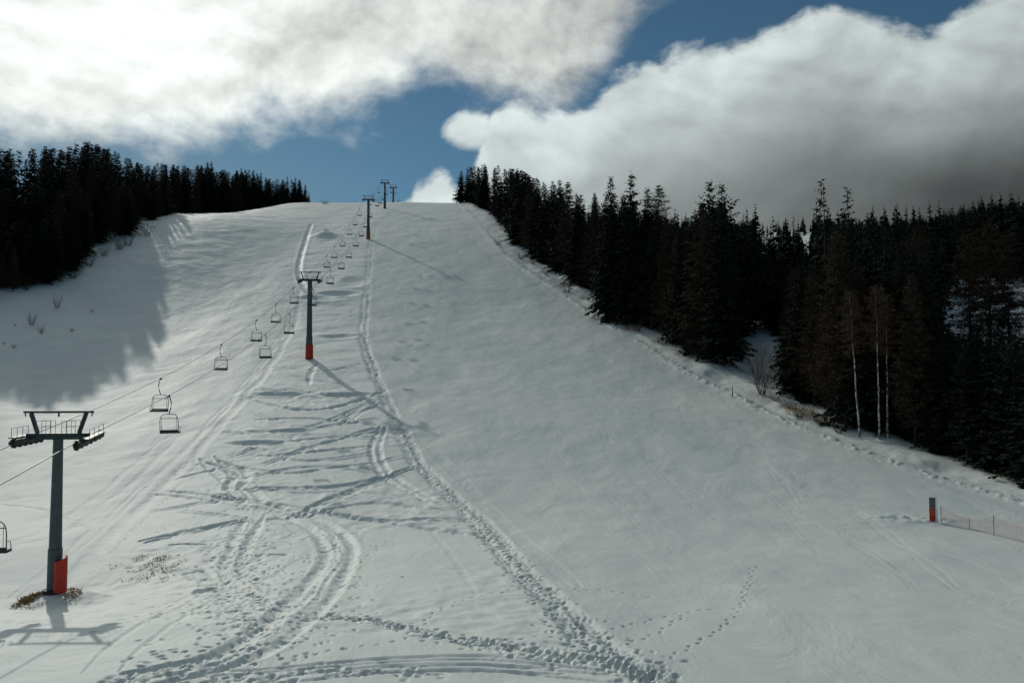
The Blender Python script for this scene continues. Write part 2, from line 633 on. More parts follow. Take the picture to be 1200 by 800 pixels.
def trample(pxs, width, per_m, dep=0.10, size=0.125):
    L = world_line(pxs, 0.3)
    s = np.r_[0, np.cumsum(np.linalg.norm(np.diff(L, axis=0), axis=1))]
    T = np.gradient(L, axis=0); T /= np.linalg.norm(T, axis=1)[:, None] + 1e-9
    n = int(s[-1] * per_m)
    for k in range(n):
        q = RNG.uniform(0, s[-1])
        i = min(int(np.searchsorted(s, q)), len(L) - 1)
        o = RNG.normal(0, width * 0.42)
        x = L[i, 0] - T[i, 1] * o; y = L[i, 1] + T[i, 0] * o
        ang = math.atan2(T[i, 1], T[i, 0]) + RNG.normal(0, 0.5)
        dimple(x, y, ang, size * RNG.uniform(0.8, 1.5), size * RNG.uniform(0.5, 0.85), dep * RNG.uniform(0.5, 1.4))


def steps(pxs, stride=0.62, dep=0.085, gauge=0.08):
    L = world_line(pxs, 0.1)
    s = np.r_[0, np.cumsum(np.linalg.norm(np.diff(L, axis=0), axis=1))]
    T = np.gradient(L, axis=0); T /= np.linalg.norm(T, axis=1)[:, None] + 1e-9
    q = 0.0; side = 1
    while q < s[-1]:
        i = min(int(np.searchsorted(s, q)), len(L) - 1)
        o = side * gauge + RNG.normal(0, 0.04)
        dimple(L[i, 0] - T[i, 1] * o, L[i, 1] + T[i, 0] * o, math.atan2(T[i, 1], T[i, 0]) + RNG.normal(0, 0.2), 0.13, 0.07, dep * RNG.uniform(0.7, 1.3))
        q += stride * RNG.uniform(0.85, 1.15); side = -side


RIGHT_LINE = [(440, 262), (434, 290), (431, 330), (425, 390), (440, 440), (468, 500), (492, 545), (540, 592), (580, 632), (620, 680), (668, 725), (700, 757), (762, 800)]
LEFT_LINE = [(362, 270), (352, 300), (352, 330), (345, 380), (322, 420), (300, 450), (240, 520), (190, 570), (120, 638), (50, 700)]


def carve_tracks():
    # trampled line along the edge of the main piste
    trample(RIGHT_LINE[3:8], 0.9, 13, 0.11)
    trample(RIGHT_LINE[7:], 1.1, 22, 0.10)
    trample(RIGHT_LINE[10:], 1.9, 20, 0.09)
    cut(RIGHT_LINE, 0.35, 0.10, (-0.4, 0.5), wob=0.25)
    cut([(478, 520), (530, 580), (590, 645), (630, 690)], 0.30, 0.035, (1.7, 2.2))
    # edge of the left piste
    cut(LEFT_LINE, 0.45, 0.055, (0.0,), rim=0.2, wob=0.4)
    cut(LEFT_LINE, 0.2, 0.03, (-1.2, -1.7), wob=0.2)
    cut([(365, 262), (356, 290), (350, 318), (362, 345)], 0.6, 0.25, (0,), rim=0.4)
    # looping vehicle ruts
    LOOP = [(150, 800), (240, 782), (300, 757), (345, 722), (382, 680), (398, 650), (386, 627), (350, 607), (300, 588), (268, 560), (243, 536)]
    cut(LOOP, 0.34, 0.15, (-0.75, 0.75), wob=0.2)
    cut(LOOP, 0.16, 0.05, (-0.2, 0.2), wob=0.15)
    trample(LOOP[:7], 3.6, 9, 0.09)
    trample(LOOP[5:], 2.2, 4, 0.07)
    cut([(430, 560), (470, 585), (520, 640), (560, 700)], 0.2, 0.02, (0, ))
    trample([(292, 612), (278, 640), (278, 668), (300, 700), (312, 735), (285, 765), (225, 790), (120, 806)], 2.6, 17, 0.11)
    trample([(262, 700), (290, 745)], 3.5, 16, 0.08)
    cut([(300, 606), (290, 622), (276, 650), (272, 680)], 0.30, 0.10, (-0.6, 0.6), wob=0.2)
    cut([(190, 577), (240, 583), (300, 598), (335, 606)], 0.40, 0.12, (-0.6, 0.5), wob=0.25)
    trample([(190, 577), (240, 583), (300, 598), (335, 606)], 1.5, 7, 0.08)
    # ski lines across the strip
    for pl, w, dp, offs in [
        ([(168, 636), (230, 622), (287, 610)], 0.30, 0.12, (-0.25, 0.3)),
        ([(280, 573), (340, 573), (400, 570), (450, 560), (483, 549)], 0.22, 0.10, (-0.3, 0.3)),
        ([(342, 607), (380, 590), (430, 568), (483, 549)], 0.25, 0.11, (-0.25, 0.3)),
        ([(252, 580), (320, 592), (375, 600), (450, 611), (540, 609)], 0.24, 0.10, (-0.15, 0.4)),
        ([(375, 600), (420, 607), (480, 617), (575, 630)], 0.24, 0.10, (-0.1, 0.35)),
        ([(300, 570), (330, 577), (430, 578), (520, 592)], 0.16, 0.05, (0,)),
        ([(300, 535), (360, 530), (440, 522)], 0.22, 0.09, (0,)),
        ([(262, 508), (330, 506), (400, 497), (445, 490)], 0.25, 0.09, (-0.3, 0.3)),
        ([(296, 500), (340, 512), (372, 528)], 0.2, 0.06, (0,)),
        ([(300, 492), (360, 490), (430, 497), (452, 508)], 0.30, 0.10, (0,)),
        ([(300, 470), (350, 480), (400, 476), (450, 458)], 0.35, 0.12, (0,)),
        ([(340, 440), (372, 446), (420, 452)], 0.30, 0.08, (0,)),
        ([(372, 425), (364, 440), (362, 452)], 0.30, 0.08, (0,)),
        ([(448, 500), (440, 525), (452, 556), (492, 580), (510, 590)], 0.24, 0.10, (-0.35, 0.35)),
        ([(250, 540), (280, 555), (270, 575)], 0.35, 0.12, (-0.5, 0.5)),
        ([(205, 562), (240, 553), (262, 545)], 0.2, 0.08, (0,)),
        ([(0, 590), (60, 600), (110, 622)], 0.2, 0.03, (0,)),
        ([(225, 655), (250, 690), (170, 740), (120, 790)], 0.12, 0.035, (-0.6, 0.6)),
        ([(300, 652), (335, 651), (352, 657)], 0.25, 0.08, (0,)),
        ([(200, 640), (240, 639)], 0.35, 0.12, (0,)),
        ([(250, 797), (330, 790), (400, 783), (480, 777), (560, 775), (640, 781), (720, 790), (790, 800)], 0.14, 0.07, (-0.9, -0.3, 0.1, 0.5)),
        ([(400, 796), (480, 788), (560, 786), (660, 790)], 0.16, 0.08, (0, 0.5)),
        ([(0, 640), (60, 630), (110, 600), (200, 520)], 0.25, 0.02, (0, 1.5)),
    ]:
        up = 1.0 if max(q[1] for q in pl) > 660 else 1.6
        cut(pl, max(w * 1.3, 0.3) if up > 1 else w, dp * up, offs, wob=0.12)
    # footpath across the front
    trample([(362, 722), (420, 726), (480, 738), (540, 750), (620, 765), (700, 775), (775, 792)], 0.8, 30, 0.10)
    trample([(560, 756), (640, 768), (720, 780), (800, 800)], 1.3, 14, 0.08)
    trample([(210, 802), (330, 790), (420, 786), (520, 790)], 1.0, 12, 0.10)
    for p in [[(348, 771), (410, 760), (470, 750), (510, 720), (545, 704), (612, 690)],
              [(560, 757), (610, 750), (690, 742), (760, 725), (832, 714)],
              [(690, 765), (760, 745), (800, 722)],
              [(778, 778), (812, 756), (850, 732), (872, 700), (884, 662)],
              [(640, 690), (700, 692), (770, 700)],
              [(470, 575), (520, 590), (560, 600)],
              [(230, 545), (180, 600), (130, 650)],
              [(400, 600), (470, 615), (570, 628)],
              [(380, 590), (430, 570), (480, 552)]]:
        steps(p)
    # extra ski lines zigzagging over the strip, and faint long turns on the pistes
    for pl in [[(282, 470), (340, 458), (420, 470), (458, 486)], [(300, 455), (360, 470), (430, 500)], [(280, 520), (350, 540), (450, 530)],
               [(310, 545), (380, 520), (452, 500)], [(260, 545), (330, 556), (400, 548), (470, 560)], [(210, 600), (262, 606), (300, 612)], [(320, 430), (380, 436), (425, 425)],
               [(300, 485), (350, 500), (400, 488), (440, 470)], [(270, 535), (330, 520), (400, 512), (462, 516)], [(290, 560), (350, 550), (420, 545), (476, 535)],
               [(345, 608), (400, 596), (450, 590), (520, 600)],
               [(180, 600), (230, 592), (290, 580)], [(400, 500), (430, 480), (455, 470)]]:
        cut(pl, 0.24, 0.12, (-0.2, 0.3), wob=0.3)
    for k in range(34):
        px = RNG.uniform(470, 1000); py = RNG.uniform(300, 700)
        if px < 440 + 0.9 * (py - 400) + 40: continue
        L_ = RNG.uniform(40, 150); sl_ = RNG.uniform(0.3, 1.3) * (1 if RNG.random() < 0.75 else -1)
        pts_ = [(px, py), (px + 0.35 * L_, py + 0.35 * L_ * sl_ + RNG.uniform(-8, 8)), (px + 0.7 * L_, py + 0.7 * L_ * sl_ + RNG.uniform(-8, 8)), (px + L_, py + L_ * sl_)]
        if pts_[-1][1] > 790 or pts_[-1][1] < 255 or pts_[-1][0] > 1190: continue
        gp = world_line(pts_)
        if (gp[:, 0] > xedge(gp[:, 1]) - 3).any(): continue
        cut(pts_, 0.14, RNG.uniform(0.006, 0.016), (0, RNG.uniform(0.25, 0.5)), wob=0.2)
    for hx, hy, ln, wd, dp in [(332, 462, 3.2, 1.1, 0.45), (408, 463, 3.0, 1.0, 0.45), (372, 350, 4.0, 2.0, 0.5), (395, 345, 4.0, 2.0, 0.5), (350, 505, 2.0, 0.8, 0.2),
                               (415, 330, 2.5, 4.0, 0.4), (398, 395, 3.0, 1.5, 0.35), (300, 520, 2.5, 0.8, 0.25), (455, 505, 2.2, 1.3, 0.25)]:
        q_ = ground_at(hx, hy)
        dimple(q_[0], q_[1], RNG.uniform(-0.2, 0.2), ln, wd, dp, 0.25)
    # loose prints and lumps over the strip
    for k in range(420):
        px = RNG.uniform(150, 420); py = RNG.uniform(540, 800)
        x, y = ground_at(px, py)
        if px < 620 - 0.4 * (800 - py) and fbm(np.array([x / 6.0]), np.array([y / 6.0]), 44, 2)[0] > 0.05:
            dimple(x, y, RNG.uniform(0, 3), 0.22, 0.13, RNG.uniform(0.03, 0.09))
    # hollow round the nearest tower's foot
    dimple(TOWERS[0][0], TOWERS[0][1] + 0.3, 0, 1.9, 1.7, -0.62, 0.0)


LIFT_A = -0.0930; LIFT_B = -19.2                     # the lift line on the ground: X = B + A*Y


def lift_x(y, off=0.0):
    return LIFT_B + LIFT_A * y + off


TOWERS = [(lift_x(44), 44.0), (lift_x(132.5), 132.5), (lift_x(250), 250.0), (lift_x(334), 334.0), (lift_x(404), 404.0)]
carve_tracks()


def zdetail():
    d = GX - xedge(GYm)
    px = GX; py = GYm
    # which side of the ungroomed strip
    Rl = world_line(RIGHT_LINE, 2.0); Ll = world_line(LEFT_LINE, 2.0)
    o = np.argsort(Rl[:, 1]); xr = np.interp(YS, Rl[o, 1], Rl[o, 0])[:, None]
    o = np.argsort(Ll[:, 1]); xl = np.interp(YS, Ll[o, 1], Ll[o, 0])[:, None]
    far = 1 - sstep(GYm, 300, 420)
    global LOOSE
    strip = sstep(GX - xl, -0.5, 1.5) * sstep(xr - GX, -0.5, 1.5) * far
    near = 1 - sstep(GYm, 90, 160)
    LOOSE = np.clip(strip + sstep(d, 0, 2), 0, 1)
    z = DIG.copy()
    # strip: windblown soft lumps, deeper further up
    z += strip * (0.07 + 0.15 * sstep(GYm, 80, 130)) * fbm(px / 5.5, py / 4.0, 3, 3) + 0.05 * strip
    z += strip * 0.10 * sstep(fbm(px / 9.0, py / 9.0, 8, 2), 0.05, 0.3) * fbm(px / 0.9, py / 0.9, 9, 2)
    # pistes: long soft ripples
    z += (1 - strip) * 0.16 * fbm(px / 4.5, py / 7.0, 13, 3) * far
    z += (1 - strip) * 0.010 * fbm(px / 0.9, py / 1.4, 17, 2) * near
    # rough berm along the right edge of the piste
    band = np.exp(-(d / 0.8) ** 2) * far
    z += band * (0.12 + 0.34 * np.maximum(fbm(px / 0.45, py / 0.7, 23, 3), -0.1))
    band2 = np.exp(-((d - 3.0) / 1.6) ** 2) * far
    z += band2 * 0.2 * fbm(px / 1.8, py / 2.5, 25, 3)
    z += sstep(d, 3, 8) * 0.35 * fbm(px / 3.0, py / 4.0, 27, 3) * far
    # left bank, rough under the forest
    z += sstep(-GX, 62, 85) * sstep(GYm, 80, 120) * 0.26 * fbm(px / 5.0, py / 6.0, 29, 3) * far
    # heap beside the lift line
    hx, hy = ground_at(381, 277)
    z += 1.4 * np.exp(-(((px - hx) / 3.4) ** 2 + ((py - hy) / 3.8) ** 2) ** 1.2)
    # pushed-up snow round the sign
    sx_, sy_ = ground_at(1068, 609)
    z += 0.35 * np.exp(-(((px - sx_) / 2.6) ** 2 + ((py - sy_) / 1.2) ** 2)) * (0.7 + 1.2 * fbm(px / 0.7, py / 0.7, 33, 2))
    return z


GZ = GZ + zdetail()


def zgrid(x, y):
    """height of the finished ground sheet"""
    j = int(np.clip(np.searchsorted(YS, y), 1, len(YS) - 1))
    u = x / max(y, 20.0)
    i = int(np.clip(np.searchsorted(US, u), 1, len(US) - 1))
    fy = (y - YS[j - 1]) / (YS[j] - YS[j - 1]); fx = (u - US[i - 1]) / (US[i] - US[i - 1])
    return float((GZ[j - 1, i - 1] * (1 - fx) + GZ[j - 1, i] * fx) * (1 - fy) + (GZ[j, i - 1] * (1 - fx) + GZ[j, i] * fx) * fy)


def snow_material():
    m = bpy.data.materials.new('snow')
    m.use_nodes = True
    t = NT(m.node_tree)
    b = m.node_tree.nodes['Principled BSDF']
    tc = t.n.new('ShaderNodeTexCoord')
    o = tc.outputs['Object']
    v = t.vm('MULTIPLY', o, (1.0, 0.55, 1.0)).outputs[0]
    n1 = t.noise(v, 0.22, 8, 0.6, 0.5)
    n2 = t.noise(o, 4.5, 5, 0.6)
    n3 = t.noise(v, 0.055, 5, 0.6, 0.5)
    c = t.mix(t.smooth(n3, 0.35, 0.66), (0.69, 0.745, 0.72, 1), (0.795, 0.845, 0.795, 1))
    c = t.mix(t.smooth(n1, 0.42, 0.70, 0.0, 0.5), c, (0.665, 0.72, 0.70, 1))
    at = t.n.new('ShaderNodeAttribute')
    at.attribute_name = 'loose_snow'
    fresh = t.m('MULTIPLY', at.outputs['Fac'], 0.8)
    c = t.mix(fresh, c, (0.83, 0.875, 0.83, 1))
    t.l.new(c, b.inputs['Base Color'])
    b.inputs['Roughness'].default_value = 0.65
    b.inputs['Specular IOR Level'].default_value = 0.25
    h = t.m('ADD', t.m('MULTIPLY', n1, 0.46), t.m('MULTIPLY', n2, 0.016))
    bp = t.n.new('ShaderNodeBump')
    bp.inputs['Strength'].default_value = 0.55
    bp.inputs['Distance'].default_value = 1.0
    t.l.new(h, bp.inputs['Height'])
    t.l.new(bp.outputs[0], b.inputs['Normal'])
    return m


M_SNOW = snow_material()


def build_ground():
    nr, nc = GZ.shape
    V = np.stack([GX, GYm, GZ], -1).reshape(-1, 3)
    idx = np.arange(nr * nc).reshape(nr, nc)
    F = np.stack([idx[:-1, :-1], idx[:-1, 1:], idx[1:, 1:], idx[1:, :-1]], -1).reshape(-1, 4)
    o = link_mesh('snow_ground', np_mesh('snow_ground', V, F, M_SNOW, True))
    at = o.data.attributes.new('loose_snow', 'FLOAT', 'POINT')
    at.data.foreach_set('value', LOOSE.astype(np.float32).ravel())
    tag(o, kind='structure')


build_ground()

# ------------------------------------------------------------------ trees (meshes shared by the copies)


def rodmesh(pts, rads, n=6):
    """one tapered tube as arrays (quads)"""
    pts = np.asarray(pts, float)
    V = []; F = []
    for i, p in enumerate(pts):
        t = pts[min(i + 1, len(pts) - 1)] - pts[max(i - 1, 0)]
        t /= np.linalg.norm(t) + 1e-9
        x = np.cross(t, [0.1, 0.9, 0.2]); x /= np.linalg.norm(x)
        y = np.cross(x, t)
        for k in range(n):
            q = 2 * math.pi * k / n
            V.append(p + rads[i] * (x * math.cos(q) + y * math.sin(q)))
    for i in range(len(pts) - 1):
        for k in range(n):
            F.append((i * n + k, i * n + (k + 1) % n, (i + 1) * n + (k + 1) % n, (i + 1) * n + k))
    return V, F


def quads_from(cs, ds, ws):
    """flat pointed sprays: base point, direction*length, sideways half width -> quads"""
    cs = np.asarray(cs); ds = np.asarray(ds); ws = np.asarray(ws)
    n = len(cs)
    V = np.empty((n, 4, 3))
    V[:, 0] = cs; V[:, 1] = cs + ds * 0.45 + ws; V[:, 2] = cs + ds; V[:, 3] = cs + ds * 0.45 - ws
    F = np.arange(n * 4).reshape(n, 4)
    return V.reshape(-1, 3), F


def conifer_mesh(seed, H=24.0, Rmax=3.6, base=0.10, whorls=46, per=8, spray=1.0, droop=0.35, power=0.85, open_=0.0, mat=None, name='spruce', dens=4.2, arrays=False):
    rg = np.random.default_rng(seed)
    cs = []; ds = []; ws = []
    lean = rg.normal(0, 0.004, 2)
    for k in range(whorls):
        q_ = min(max((k + rg.uniform(-0.3, 0.3)) / whorls, 0), 0.999)
        f = min(base + (1 - base) * (1 - (1 - q_) ** 1.28), 0.992)
        z = f * H
        fr = (1 - f) / (1 - base)
        bulge = min(1.0, (f - base) / 0.12 * 0.35 + 0.65)
        L0 = (Rmax * fr ** power + 0.30) * bulge
        if open_ and rg.random() < open_: L0 *= 0.45
        nb = max(4, int(per * (0.55 + 0.45 * fr)))
        a0 = rg.uniform(0, 6.28)
        for j in range(nb):
            a = a0 + 6.283 * j / nb + rg.normal(0, 0.25)
            L = L0 * rg.uniform(0.55, 1.18)
            zb = z + rg.normal(0, 0.25)
            up = 0.55 - 0.9 * fr                         # young branches rise, old ones hang
            out = np.array([math.cos(a), math.sin(a), 0.0]); side = np.array([-math.sin(a), math.cos(a), 0.0])
            n = max(3, int(L * dens))
            for q in range(n):
                t = (q + rg.uniform(0.1, 0.9)) / n
                p = out * (L * t) + np.array([lean[0] * z, lean[1] * z, zb + L * (up * t - droop * t * t * 1.1 + 0.18 * t ** 4)])
                w = L * 0.26 * (1 - t * 0.75) + 0.17
                for s in (-1, 1):
                    ln = w * rg.uniform(0.8, 1.7) * spray
                    dirv = out * rg.uniform(0.2, 0.8) + side * s * rg.uniform(0.3, 1.0) + np.array([0, 0, rg.uniform(-0.9, -0.05)])
                    dirv /= np.linalg.norm(dirv)
                    wv = np.cross(dirv, np.array([rg.normal(0, .5), rg.normal(0, .5), 1.0])); wv /= np.linalg.norm(wv) + 1e-9
                    cs.append(p); ds.append(dirv * ln); ws.append(wv * ln * rg.uniform(0.20, 0.34))
    # leader
    for q in range(7):
        a = rg.uniform(0, 6.28)
        cs.append(np.array([lean[0] * H, lean[1] * H, H * (0.975 - 0.012 * q)])); ds.append(np.array([0.10 * math.cos(a), 0.10 * math.sin(a), 0.55])); ws.append(np.array([math.sin(a), math.cos(a), 0]) * 0.05)
    V, F = quads_from(cs, ds, ws)
    if arrays: return V
    return np_mesh(name + '_crown', V, F, mat)


def larch_mesh(seed, H=24.0, Rmax=3.6, base=0.22, whorls=60, per=6, twig=0.030, up0=0.25, mat=None, name='larch', power=0.8, dens=5.0):
    rg = np.random.default_rng(seed)
    cs = []; ds = []; ws = []
    for k in range(whorls):
        f = min(base + (1 - base) * (k + rg.uniform(-0.4, 0.4)) / whorls, 0.99)
        f = max(f, base)
        fr = (1 - f) / (1 - base)
        L0 = Rmax * fr ** power * min(1, (f - base) / 0.15 * 0.5 + 0.5) + 0.2
        for j in range(per):
            a = rg.uniform(0, 6.28)
            L = L0 * rg.uniform(0.5, 1.15)
            out = np.array([math.cos(a), math.sin(a), 0.0]); side = np.array([-math.sin(a), math.cos(a), 0.0])
            b = np.array([0, 0, f * H])
            up = up0 * (1 - fr) + rg.normal(0.02, 0.08)
            n = max(4, int(L * dens))
            pr = b
            tips = []
            for q in range(1, 4):
                t = q / 3
                p = b + out * (L * t) + np.array([0, 0, L * (up * t - 0.22 * t * t + 0.14 * t ** 3)]) + rg.normal(0, 0.05, 3)
                cs.append(pr); ds.append((p - pr) * 1.1); ws.append(side * (0.035 * (1.2 - t)) + np.array([0, 0, 0.02]))
                tips.append((pr, p)); pr = p
            for q in range(n):
                i = rg.integers(0, 3)
                p = tips[i][0] + (tips[i][1] - tips[i][0]) * rg.uniform(0, 1)
                for s in (-1, 1):
                    ln = rg.uniform(0.35, 0.95) * (0.5 + 0.16 * L)
                    dv = out * rg.uniform(0.1, 0.8) + side * s * rg.uniform(0.2, 0.9) + np.array([0, 0, rg.uniform(-0.8, 0.3)])
                    dv /= np.linalg.norm(dv)
                    wv = np.cross(dv, rg.normal(0, 1, 3)); wv /= np.linalg.norm(wv) + 1e-9
                    cs.append(p); ds.append(dv * ln); ws.append(wv * twig * rg.uniform(0.6, 1.3))
    V, F = quads_from(cs, ds, ws)
    return np_mesh(name + '_crown', V, F, mat)


def trunk_mesh(name, H, r0, mat, bend=0.0, seed=0, top=0.96, n=8):
    rg = np.random.default_rng(seed)
    k = 9
    pts = []; rads = []
    for i in range(k + 1):
        t = i / k
        pts.append((bend * t * t * H + (rg.normal(0, 0.03) if 0 < i < k else 0), rg.normal(0, 0.03) if 0 < i < k else 0, -0.8 + t * (H * top + 0.8)))
        rads.append(r0 * (1.25 if i == 0 else 1.0) * (1 - 0.93 * t))
    V, F = rodmesh(pts, rads, n)
    return np_mesh(name + '_trunk', np.array(V), np.array(F), mat, True)


SPRUCE = []
for i, (rm, bs, wh, pr, dr, op, pw) in enumerate([(4.3, 0.03, 50, 8, 0.35, 0.0, 0.85), (3.8, 0.03, 52, 8, 0.45, 0.05, 0.72), (4.8, 0.03, 46, 8, 0.35, 0.08, 0.9),
                                                   (4.0, 0.06, 46, 8, 0.5, 0.12, 0.65), (4.5, 0.05, 44, 8, 0.3, 0.1, 0.75)]):
    SPRUCE.append((conifer_mesh(100 + i, 24.0, rm, bs, wh, pr, 1.0, dr, pw, op, M_NEEDLE), trunk_mesh('spruce', 24.0, 0.27, M_BARK, 0, i)))
OPEN_SPRUCE = (conifer_mesh(140, 24.0, 3.7, 0.10, 26, 7, 0.95, 0.30, 0.85, 0.1, M_NEEDLE), trunk_mesh('spruce', 24.0, 0.27, M_BARK, 0, 40))
SMALL_SPRUCE = (conifer_mesh(150, 24.0, 5.2, 0.02, 26, 9, 1.1, 0.2, 0.9, 0.0, M_NEEDLE), trunk_mesh('spruce', 24.0, 0.4, M_BARK, 0, 41))
PINE = (conifer_mesh(160, 24.0, 5.2, 0.16, 24, 9, 0.9, 0.05, 0.62, 0.15, M_NEEDLE, 'pine'), trunk_mesh('pine', 24.0, 0.32, M_BARK, 0.004, 42))
LARCH = []
for i, (rm, bs, pw) in enumerate([(4.2, 0.06, 0.8), (5.0, 0.08, 0.85), (3.8, 0.12, 0.7)]):
    LARCH.append((larch_mesh(200 + i, 24.0, rm, bs, 66, 9, 0.055, mat=M_LARCH, power=pw), trunk_mesh('larch', 24.0, 0.26, M_BARK, 0.003, 60 + i)))
HIGH_LARCH = (larch_mesh(210, 24.0, 3.8, 0.42, 46, 8, 0.042, mat=M_LARCH, power=0.6), trunk_mesh('larch', 24.0, 0.27, M_BARK, 0.0, 70))
BIRCH = []
for i in range(3):
    BIRCH.append((larch_mesh(230 + i, 18.0, 2.2, 0.58, 30, 5, 0.036, up0=0.9, mat=M_BIRCHTWIG, name='birch', power=0.55),
                  trunk_mesh('birch', 18.0, 0.14, M_BIRCH, -0.004 * (i + 1), 80 + i, 0.98)))


def tree(kind, meshes, x, y, h, label, cat, group=None, z=None, rz=None, href=24.0, wide=1.0, lean=0.0):
    z = zgrid(x, y) if z is None else z
    o = thing(kind, (x, y, z), label, cat, group, random.uniform(0, 6.28) if rz is None else rz)
    s = h / href
    o.scale = (s * wide, s * wide, s)
    if lean: o.rotation_euler = (0, lean, o.rotation_euler[2])
    link_mesh('trunk', meshes[1], o)
    link_mesh('crown', meshes[0], o)
    return o


LY = [(-120, 162), (0, 166), (22, 172), (40, 168), (70, 172), (95, 160), (118, 166), (135, 176), (160, 186), (185, 188), (210, 190), (240, 186), (265, 195),
      (285, 196), (303, 194), (318, 208), (335, 206), (350, 208), (358, 216), (380, 232)]
RY = [(520, 206), (534, 202), (556, 191), (585, 193), (612, 197), (640, 206), (660, 206), (682, 212), (700, 216), (730, 218), (752, 224), (770, 230), (800, 238),
      (822, 234), (860, 232), (880, 240), (920, 238), (1020, 240), (1060, 246), (1090, 250), (1150, 250), (1215, 240), (1300, 235)]
FRONT = [(-150, 118), (-60, 132), (0, 150), (40, 160), (80, 173), (115, 200), (150, 218), (180, 248), (196, 275), (204, 335), (260, 372), (300, 395), (355, 412)]
SHADE = [(-300, 480), (0, 478), (60, 486), (120, 470), (185, 436), (198, 400), (206, 310), (216, 284), (260, 268), (350, 256), (400, 243), (900, 240)]


def itp(tab, x):
    return float(np.interp(x, [p[0] for p in tab], [p[1] for p in tab]))


def shade_end(x, y, ztop):
    """where the tip of a tree's shadow falls"""
    t = np.arange(6, 260, 1.5)
    xs = x - SUN.x * t; ys = y - SUN.y * t; zs = ztop - SUN.z * t
    zz = zf(xs, ys)
    hit = np.argmax(zs <= zz)
    if zs[hit] > zz[hit]: return None
    return topix(xs[hit], ys[hit], zz[hit])


def ragged(px, amp, seed):
    a = np.array([px])
    return float(amp * (0.5 + fbm(a / 17.0, a * 0 + 3.1, seed, 2)[0] + 0.5 * fbm(a / 60.0, a * 0 + 9.1, seed + 5, 1)[0]))




def left_forest():
    pts = []
    n = 0
    tries = 0
    while n < 185 and tries < 8000:
        tries += 1
        px = random.uniform(-110, 358)
        yf = itp(FRONT, px)
        dep = random.random() ** 1.6
        y = yf * (1 + dep * (0.55 if px < 200 else 0.22)) + random.uniform(0, 2)
        if n < 46:                                     # close front row first
            y = yf + random.uniform(0, 7)
            px = -60 + 418 * n / 46 + random.uniform(-4, 4)
            yf = itp(FRONT, px); y = yf + random.uniform(0, 7)
        u = uv(px, 250)[0]
        x = u * y
        if any((x - a) ** 2 + (y - b) ** 2 < (2.4 if y < 300 else 1.8) ** 2 for a, b in pts): continue
        z = zgrid(x, y)
        topy = itp(LY, px) + abs(random.gauss(0, 7)) + random.uniform(-1, 3) + max(0, ragged(px, 9 if px < 200 else 5, 71)) - 3
        v = uv(px, topy)[1]
        hmax = min(v * y - z, random.uniform(20, 28))
        h = hmax
        shy = random.uniform(-4, 22) if px < 175 else 0
        while h > 7:
            e = shade_end(x, y, z + h)
            if e is None or e[1] <= itp(SHADE, e[0]) - shy: break
            h -= 1.0
        if h < 7:
            if n < 46: n += 1
            continue
        pts.append((x, y)); n += 1
        if px < 165 and random.random() < 0.45 or random.random() < 0.2:
            tree('larch', random.choice(LARCH), x, y, h, 'bare brown larch among the dark spruces of the left forest', 'tree', 'larches in the left forest', z)
        elif random.random() < 0.12:
            tree('pine', PINE, x, y, h, 'dark round-topped pine among the spruces of the left forest', 'tree', 'pines in the left forest', z, wide=random.uniform(0.8, 1.05))
        else:
            m = random.choice(SPRUCE if y < 330 else SPRUCE[:3])
            tree('spruce', m, x, y, h, 'dark spruce in the dense forest left of the ski slope', 'tree', 'spruces in the left forest', z, wide=random.uniform(0.95, 1.2) * min(1.7, max(1.0, 19 / h)))


left_forest()

PATCHES = [(893, 946, 276, 306), (1112, 1230, 330, 388)]


def right_forest():
    pts = []
    n = 0
    tries = 0
    NF = 60
    while n < 225 and tries < 9000:
        tries += 1
        if n < NF:
            px = 536 + (1240 - 536) * n / NF + random.uniform(-5, 5)
            dd = random.uniform(5.5, 9) if px < 860 else random.uniform(7, 12)
        else:
            px = random.uniform(538, 1260)
            dd = 8 + 75 * random.random() ** 1.5
        u = uv(px, 300)[0]
        # distance at which this sight line is dd metres beyond the piste edge
        ys = np.arange(55, 700, 1.0)
        dv = u * ys - xedge(ys)
        i = int(np.argmax(dv >= dd))
        if dv[i] < dd: continue
        y = float(ys[i]) + random.uniform(-1, 1)
        if px < 545: y = random.uniform(372, 400)
        x = u * y
        if any((x - a) ** 2 + (y - b) ** 2 < 2.7 ** 2 for a, b in pts): continue
        z = zgrid(x, y)
        bx, by = topix(x, y, z)
        if 852 < bx < 928 and by > 392: 
            if n < NF: n += 1
            continue
        topy = itp(RY, px) + (abs(random.gauss(0, 9)) + random.uniform(0, 4)) * min(1, 150 / y) + max(0, ragged(px, 16 if px > 640 else 6, 81)) - 3
        hmax = random.uniform(20, 30)
        if px > 690 and random.random() < 0.35: topy += random.uniform(5, 60)
        if 992 < px < 1044 and y < 95:
            if n < NF: n += 1
            continue
        wpx = 3.2 / y * 1000
        for (a, b, c, d_) in PATCHES:
            if a - wpx < px < b + wpx and by > c and topy < d_:
                topy = d_ + random.uniform(1, 14)
        h = min(uv(px, topy)[1] * y - z, hmax)
        if h < 6.5:
            if n < NF: n += 1
            continue
        pts.append((x, y)); n += 1
        if random.random() < 0.25:
            tree('larch', random.choice(LARCH), x, y, h, 'bare brown larch among the dark spruces of the right forest', 'tree', 'larches in the right forest', z)
        elif random.random() < 0.16:
            tree('pine', PINE, x, y, h, 'dark round-topped pine among the spruces of the right forest', 'tree', 'pines in the right forest', z, wide=random.uniform(0.8, 1.05))
        else:
            tree('spruce', random.choice(SPRUCE), x, y, h, 'dark spruce in the dense forest right of the ski slope', 'tree', 'spruces in the right forest', z, wide=random.uniform(0.95, 1.2) * min(1.7, max(1.0, 19 / h)))


right_forest()


